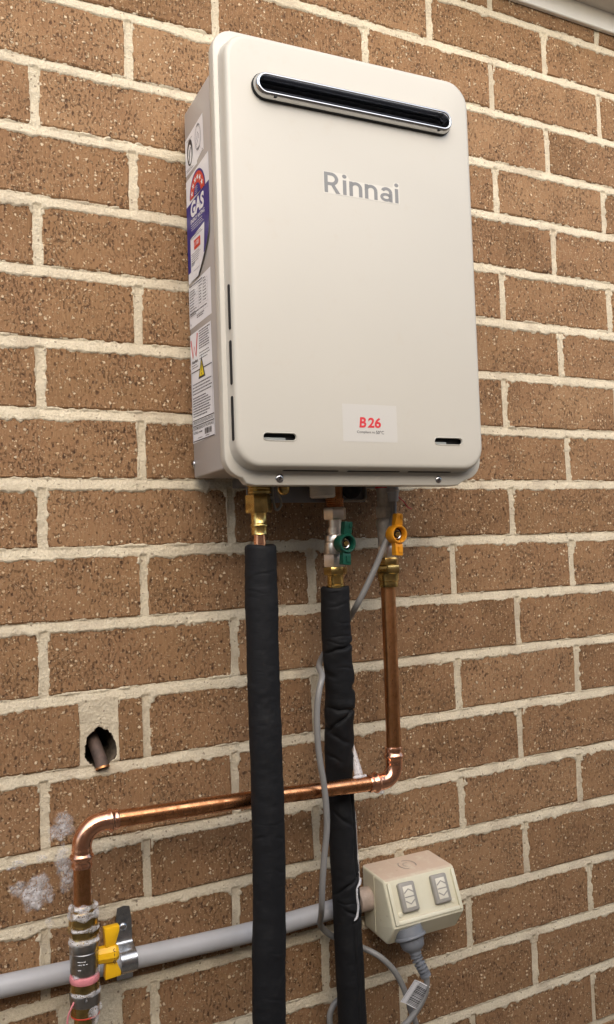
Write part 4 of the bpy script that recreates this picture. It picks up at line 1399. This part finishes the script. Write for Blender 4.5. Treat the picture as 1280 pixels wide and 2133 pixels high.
out = thing('power_outlet', 'weathered cream double outdoor power outlet with grey rocker switches', 'power outlet', (.4775, 0, -.57))
OXL, OXR = .420, .5355
prof = [(-.001, -.5290), (-.053, -.5335), (-.057, -.5355), (-.0775, -.5870), (-.0776, -.5893), (-.0590, -.6150), (-.0560, -.6162), (-.001, -.6110)]
ob = bmesh.new()
rowsO = [[ob.verts.new((x, y, z)) for y, z in prof] for x in (OXL, OXR)]
n = len(prof)
for i in range(n):
    ob.faces.new((rowsO[0][i], rowsO[0][(i + 1) % n], rowsO[1][(i + 1) % n], rowsO[1][i]))
ob.faces.new(rowsO[0]); ob.faces.new(rowsO[1])
bmesh.ops.recalc_face_normals(ob, faces=ob.faces)
side_e = [e for e in ob.edges if abs(e.verts[0].co.x - e.verts[1].co.x) < 1e-6]
bmesh.ops.bevel(ob, geom=side_e, offset=.0045, segments=4, profile=.5, affect='EDGES')
rel(bm_obj('body', ob, 'outlet', None, True, 30), out)
# seam between base and cover on the cheek
sm = bmesh.new(); box(sm, (OXL - .0007, -.0330, -.6080), (OXL + .001, -.0322, -.5340))
rel(bm_obj('seam', sm, 'outlet', None, False), out)
# sloping face
Bp, Cp = Vector((0, -.057, -.5355)), Vector((0, -.0775, -.5870))
ey = (Bp - Cp).normalized()
ff = Frame(Vector((0, Cp.y, Cp.z)), (1, 0, 0), ey)       # y=0 at the lower edge, .0554 at the top
FLEN = (Bp - Cp).length
def face_box(name, x0, x1, y0, y1, z0, z1, mat, bev, parent_part=None, seg=2):
    b = bmesh.new()
    r = bmesh.ops.create_cube(b, size=1)
    for v in r['verts']:
        v.co = ff.p(x0 + (v.co.x + .5) * (x1 - x0), y0 + (v.co.y + .5) * (y1 - y0), z0 + (v.co.z + .5) * (z1 - z0))
    if bev:
        bmesh.ops.bevel(b, geom=list(b.edges), offset=bev, segments=seg, profile=.5, affect='EDGES')
    o = bm_obj(name, b, mat, None, True, 35)
    if parent_part is not None:
        o.parent = parent_part
        o.matrix_parent_inverse = (parent_part.matrix_parent_inverse @ Matrix.Identity(4)).inverted() if False else out.matrix_basis.inverted().inverted().inverted() @ Matrix.Identity(4)
        o.matrix_parent_inverse = out.matrix_basis.inverted()
        o.matrix_parent_inverse = Matrix.Identity(4)
        return o
    return rel(o, out)
face_box('rim', OXL + .0030, OXL + .0085, .0010, FLEN - .002, -.001, .0032, 'outlet', .0014)
face_box('rim', OXR - .0085, OXR - .0030, .0010, FLEN - .002, -.001, .0032, 'outlet', .0014)
face_box('rim', OXL + .0080, OXR - .0080, .0008, .0065, -.001, .0026, 'outlet', .0012)
for xc in (.4500, .5030):
    s_ = face_box('switch', xc - .0128, xc + .0128, .0135, .0505, -.001, .0066, 'switch', .0028, None, 3)
    r_ = face_box('rocker', xc - .0074, xc + .0074, .0190, .0455, .0052, .0072, 'cream', .0005, s_)
    for poly in (stroke([(xc - .0072, .0370), (xc, .0415), (xc + .0072, .0370)], .0017), stroke([(xc - .0072, .0275), (xc, .0230), (xc + .0072, .0275)], .0017), [rect(xc - .0074, .0314, xc + .0074, .0328)]):
        m_ = flat('rocker_mark', ff, poly, .0075, 'switch', None)
        m_.parent = s_
text('on_mark', 'ON', ff, .4478, .4535, .0518, .0542, .0003, 'cream', None, .01)
rel(bpy.data.objects['on_mark'], out)
for xc, yc in ((.4345, .0130), (.5200, .0135)):
    b = bmesh.new()
    lathe(b, ff.p(xc, yc, -.0005), ff.ez, [(0, .0036), (.0012, .0036), (.0016, .0031), (.0016, .0002)], 20)
    rel(bm_obj('screw_cap', b, 'outlet', None, True, 40), out)
# knockout ring on top
kf = Frame((.4770, -.0285, -.5312), (1, 0, 0), (0, 1, .087))
rel(flat('knockout', kf, [q for q in stroke(arc_pts(0, 0, .0125, .0125, -40, 95, 14), .0008) + stroke(arc_pts(0, 0, .0125, .0125, 130, 250, 14), .0008) + stroke(arc_pts(0, 0, .0058, .0058, 60, 250, 14), .0006)], .0004, 'grey_ink'), out)

# plug and cord
PLUG = (.4475, -.0690, -.5960)
pdir = Vector((.10, -.34, -.93)).normalized()
cord = thing('electric_cable', 'grey power cord plugged into the outlet and looping up to the heater', 'power cord', (.45, -.09, -.64))
pb = bmesh.new()
lathe(pb, PLUG, pdir, [(-.002, .0178), (.0040, .0186), (.0080, .0190), (.0088, .0206), (.0100, .0212), (.0116, .0211), (.0126, .0198), (.0130, .0168), (.0190, .0158), (.0240, .0146), (.0270, .0112), (.0295, .0080), (.034, .0070)], 36)
plug = rel(bm_obj('plug', pb, 'plug', None, True, 40), cord)
p_end = Vector(PLUG) + pdir * .034
p2 = Vector((.4590, -.090, -.6530))
sr = spline([tuple(p_end - pdir * .004), tuple(p_end + pdir * .004), tuple((p_end + p2) / 2 + Vector((-.0006, -.001, 0))), tuple(p2)], 90)
t_ = np.linspace(0, 1, 90)
rad = .0068 - .0012 * t_ + .0013 * np.sign(np.sin(t_ * 7.2 * 2 * math.pi)) * (t_ < .86)
rad = np.where(t_ > .88, .0072, rad)
rel(tube('strain_relief', sr, rad, 'plug', None, 20), cord)
RCB = .0039
rel(tube('cable', spline([tuple(p2 + Vector((0, 0, .004))), (.4595, -.090, -.662), (.4575, -.088, -.676), (.4485, -.084, -.693), (.4310, -.078, -.712), (.4050, -.070, -.724), (.3850, -.060, -.726), (.3650, -.024, -.728), (.350, -.022, -.730)], 140), RCB, 'cable', None, 14), cord)
rel(tube('cable', spline([(.4312, -.100, -.020), (.4308, -.1015, -.0360), (.4275, -.104, -.051), (.4208, -.105, -.0697), (.4105, -.104, -.0913), (.3995, -.101, -.1157), (.3870, -.095, -.1427), (.3790, -.085, -.1640), (.3800, -.060, -.1840), (.3720, -.040, -.205), (.355, -.036, -.228), (.3330, -.060, -.2410),
                         (.3205, -.090, -.2500), (.3115, -.098, -.2660), (.3070, -.099, -.2897), (.3062, -.099, -.3248), (.3090, -.0985, -.3544), (.3126, -.0985, -.3783), (.3152, -.0985, -.4079), (.3150, -.098, -.4369), (.3110, -.096, -.4708), (.3080, -.094, -.5049), (.3110, -.085, -.5339), (.3205, -.065, -.5518), (.3390, -.028, -.5829),
                         (.3600, -.020, -.604), (.3870, -.030, -.6175), (.4080, -.052, -.6275), (.4260, -.060, -.6461), (.4390, -.062, -.6694), (.4470, -.0615, -.6904), (.4537, -.0600, -.7108), (.4604, -.060, -.7313), (.462, -.06, -.78), (.43, -.05, -.82), (.37, -.02, -.80), (.352, -.02, -.72), (.356, -.02, -.695), (.372, -.02, -.685)], 520), RCB, 'cable', None, 16), cord)
gb = bmesh.new(); lathe(gb, (.4313, -.1000, -.002), (0, 0, -1), [(0, .0078), (.014, .0078), (.0148, .0086), (.0170, .0086), (.018, .0074), (.0285, .0068), (.0295, .0060)], 20)
rel(bm_obj('cable_gland', gb, 'grey_pvc', None, True, 40), cord)
# print along the cable
rel(tube('red_lead', spline([(.447, -.080, -.012), (.4542, -.080, -.0246), (.4617, -.080, -.0305), (.4676, -.080, -.0377), (.4738, -.080, -.0403)], 30), .0008, 'red_ink', None, 8), cord)

# barcode tag on the cord
tg = thing('cord_tag', 'white paper barcode tag folded round the plug cord', 'tag', (.445, -.09, -.675))
a_ = Vector((.4385, -.0935, -.6505)); b_ = Vector((.4625, -.0960, -.6665)); d_ = Vector((.4200, -.0860, -.6770))
ft_ = Frame(d_, b_ - a_, a_ - d_)
tw, tht = (b_ - a_).length, (a_ - d_).length
def tag_pt(u, v):
    bend_ = .003 * math.sin(u / tw * math.pi) + .0035 * max(0, u / tw - .7) ** 2 * 10
    return ft_.p(u, v, -bend_)
V_, F_ = [], []
nu, nv = 14, 4
for j in range(nv + 1):
    for i in range(nu + 1):
        V_.append(tag_pt(tw * i / nu, tht * j / nv))
for j in range(nv):
    for i in range(nu):
        q0 = j * (nu + 1) + i
        F_.append((q0, q0 + 1, q0 + nu + 2, q0 + nu + 1))
rel(mesh_obj('paper', V_, F_, 'white', None, True, 80), tg)
def tag_poly(polys, lift_):
    V, F = [], []
    for poly in polys:
        b = len(V)
        V += [tag_pt(u, v) + ft_.ez * lift_ for u, v in poly]
        F.append(tuple(range(b, b + len(poly))))
    return V, F
rt = random.Random(9)
bars = []
v = .0015
while v < tht - .002:
    w = rt.choice((.0005, .0007, .0012))
    for k in range(6):
        u0 = tw * (.36 + .105 * k)
        bars.append(rect(u0, v, min(u0 + tw * .105, tw - .0005), v + w))
    v += w + rt.choice((.0005, .0008))
V_, F_ = tag_poly(bars, .0003)
rel(mesh_obj('barcode', V_, F_, 'ink', None, False), tg)
V_, F_ = tag_poly([rect(tw * .06, .0014, tw * .068, tht - .0014), rect(tw * .31, .0014, tw * .318, tht - .0014), rect(tw * .06, tht - .0016, tw * .318, tht - .0013)], .0003)
rel(mesh_obj('tag_rule', V_, F_, 'ink', None, False), tg)
fr_t = Frame(ft_.p(tw * .24, .0105, -.0019), ft_.ey, -ft_.ex)
rel(text('tag_number', '0-1187', fr_t, 0, .0185, -.0005, .0035, -.0008, 'ink', None, .005), tg)

for o in bpy.data.objects:
    if any(k in o.name for k in ('print', 'approval_text', 'data_table', 'data_rules', 'warning_rules', 'barcode', 'grip_rib', 'rating_text', 'mortar_core', 'brand_lettering', 'approval_mark', 'warning_text', 'model_text', 'knockout', 'handle_mark', 'stamped_text', 'tag_rule')):
        o['kind'] = 'stuff'
# ------------------------------------------------------------------ soap suds
def foam_obj(name, label, V, F, den):
    me = bpy.data.meshes.new(name)
    me.from_pydata([tuple(v) for v in V], [], [tuple(int(i) for i in f) for f in F])
    at = me.attributes.new('foam', 'FLOAT', 'POINT')
    at.data.foreach_set('value', np.asarray(den, dtype=np.float32))
    return tag(finish(name, me, 'suds', None, True, 180), label, 'soap suds', None, 'stuff')

def grid_faces(nx, nz, ok):
    idx = np.arange(nx * nz).reshape(nx, nz)
    c = ok[:-1, :-1] | ok[1:, :-1] | ok[1:, 1:] | ok[:-1, 1:]
    return np.stack([idx[:-1, :-1], idx[1:, :-1], idx[1:, 1:], idx[:-1, 1:]], -1)[c]

def compact(V, F, den):
    used = np.unique(F)
    mp = np.full(len(V), -1); mp[used] = np.arange(len(used))
    return V[used], mp[F], den[used]

# film of suds lying on the bricks: thicker in the heart of each patch
gx = np.arange(-.056, .054, .0007); gz = np.arange(-.524, -.384, .0007)
X, Z = np.meshgrid(gx, gz, indexing='ij')
patches = [(-.0190, -.4770, .0135, .0150, 1.25), (-.0165, -.4885, .0085, .0060, 1.15), (-.0120, -.4640, .0110, .0080, .85), (-.0375, -.4670, .0075, .0085, .85),
           (-.0030, -.4770, .0050, .0110, .9), (.0000, -.4860, .0040, .0040, .85), (-.0370, -.4400, .0105, .0042, .75), (-.0075, -.4370, .0050, .0045, .65),
           (.0130, -.4090, .0130, .0075, .95), (.0165, -.3985, .0105, .0080, .75), (.0100, -.4160, .0110, .0040, .9), (.0150, -.4450, .0080, .0190, .9),
           (.0185, -.4640, .0075, .0150, .9), (.0420, -.4780, .0050, .0190, .8), (-.0020, -.5110, .0042, .0050, .6)]
den = np.zeros(X.shape)
ragged = vnoise(X, Z, 240, 31) * .6 + vnoise(X, Z, 700, 32) * .4
for cx, cz, rx, rz, k in patches:
    q = ((X - cx + (vnoise(X, Z, 150, 33) - .5) * .007) / rx) ** 2 + ((Z - cz + (vnoise(X, Z, 150, 34) - .5) * .007) / rz) ** 2
    den = np.maximum(den, k * np.clip(1.25 - q * .8, 0, 1))
den = den * (.35 + .95 * ragged)
hgt = .0010 + .0022 * np.clip(den - .40, 0, 1) + .0003 * vnoise(X, Z, 900, 35)
V = np.stack([X.ravel(), -hgt.ravel(), Z.ravel()], 1)
F = grid_faces(*X.shape, den > .06)
foam_obj('wall_suds', 'patches of white soapy foam splashed on the bricks beside the lower valve', *compact(V, F, den.ravel()))

def collars(name, label, items):
    """foam clinging to the upright valve: (z, radius, angle range, thickness, half height)"""
    Vs, Fs, Ds, base = [], [], [], 0
    for k, (z, r, a0, a1, th, hh) in enumerate(items):
        A = np.radians(np.linspace(a0, a1, 90)); T = np.linspace(-1, 1, 15)
        AA, TT = np.meshgrid(A, T, indexing='ij')
        ends = np.clip(np.minimum(AA - A[0], A[-1] - AA) / .35, 0, 1)
        nz = vnoise(AA * .016, TT * .004 + k, 190, 40 + k); nb = vnoise(AA * .016, TT * .004 + k, 620, 60 + k)
        prof_ = np.sqrt(np.clip(1 - TT ** 2, 0, 1))
        thick = th * (prof_ * (.25 + 1.1 * nz) * ends) + .0006 * (nb - .5) * prof_ - .0005 * (1 - prof_ * ends)
        drop = hh * (.55 + .9 * vnoise(AA * .016 + k, AA * 0, 110, 80 + k))
        zz = z + TT * drop
        R_ = r + thick
        Vs.append(np.stack([LX + R_ * np.cos(AA), LY + R_ * np.sin(AA), zz], -1).reshape(-1, 3))
        Fs.append(grid_faces(*AA.shape, np.ones(AA.shape, bool)) + base)
        Ds.append((1.15 * prof_ * ends * (.35 + .9 * nz)).ravel())
        base += AA.size
    foam_obj(name, label, np.vstack(Vs), np.vstack(Fs), np.concatenate(Ds))
collars('valve_suds', 'white soap bubbles clinging to the lower gas valve', [
    (-.4745, .0118, 150, 395, .0036, .0040), (-.4815, .0150, 150, 395, .0030, .0048), (-.4965, .0160, 195, 350, .0022, .0030), (-.5100, .0146, 165, 395, .0028, .0042),
    (-.5440, .0150, 300, 385, .0020, .0060), (-.5460, .0150, 190, 240, .0016, .0034), (-.5650, .0160, 175, 385, .0014, .0030), (-.5725, .0164, 250, 275, .0010, .0050), (-.5840, .0152, 262, 385, .0026, .0070), (-.5940, .0112, 285, 375, .0030, .0075)])

def streaks(name, label, lines):
    Vs, Fs, Ds, base = [], [], [], 0
    for k, (pts, r0, r1, d) in enumerate(lines):
        n_ = 70
        P_ = spline(pts, n_)
        t = np.linspace(0, 1, n_)
        R_ = (r0 + (r1 - r0) * t ** 1.6) * (.65 + .7 * vnoise(t * .2, t * 0 + k, 22, 90 + k)) * np.sqrt(np.clip(np.minimum(t, 1 - t) * 12, .02, 1))
        a = np.linspace(0, 2 * np.pi, 14, endpoint=False)
        T = np.gradient(P_, axis=0); T /= np.linalg.norm(T, axis=1)[:, None]
        u = np.cross(T, (0, 1, .1)); u /= np.linalg.norm(u, axis=1)[:, None]
        w = np.cross(T, u)
        Vr = P_[:, None] + R_[:, None, None] * (np.cos(a)[None, :, None] * u[:, None] + np.sin(a)[None, :, None] * w[:, None])
        Vs.append(Vr.reshape(-1, 3))
        for i in range(n_ - 1):
            for j in range(14):
                Fs.append((base + i * 14 + j, base + i * 14 + (j + 1) % 14, base + (i + 1) * 14 + (j + 1) % 14, base + (i + 1) * 14 + j))
        Ds.append(np.full(n_ * 14, d)); base += n_ * 14
    foam_obj(name, label, np.vstack(Vs), Fs, np.concatenate(Ds))
streaks('lagging_suds', 'streaks of white soap foam running down the pinched right lagging', [
    ([(.3735, -.064, -.2660), (.3765, -.060, -.290), (.3800, -.054, -.325), (.3818, -.053, -.345)], .0008, .0016, .9),
    ([(.3815, -.054, -.338), (.3815, -.060, -.362), (.3800, -.068, -.378), (.3780, -.075, -.388)], .0012, .0062, .95),
    ([(.3640, -.083, -.3842), (.3730, -.084, -.3838), (.3850, -.082, -.3846)], .0022, .0026, 1.1),
    ([(.3835, -.052, -.436), (.3838, -.052, -.480), (.3842, -.055, -.524)], .0012, .0014, .95),
    ([(.3842, -.056, -.522), (.3790, -.0640, -.5252), (.3732, -.0668, -.529)], .0022, .0016, 1.15),
    ([(.3735, -.0664, -.528), (.3725, -.0672, -.540), (.3740, -.0668, -.552), (.3710, -.0678, -.5645), (.3660, -.0682, -.5690)], .0014, .0012, 1.2)])
streaks('pipe_suds', 'smear of white soap foam under the right copper elbow', [([(.4090, -.085, -.4080), (.4030, -.085, -.4082), (.3980, -.085, -.4076)], .0018, .0016, .95)])
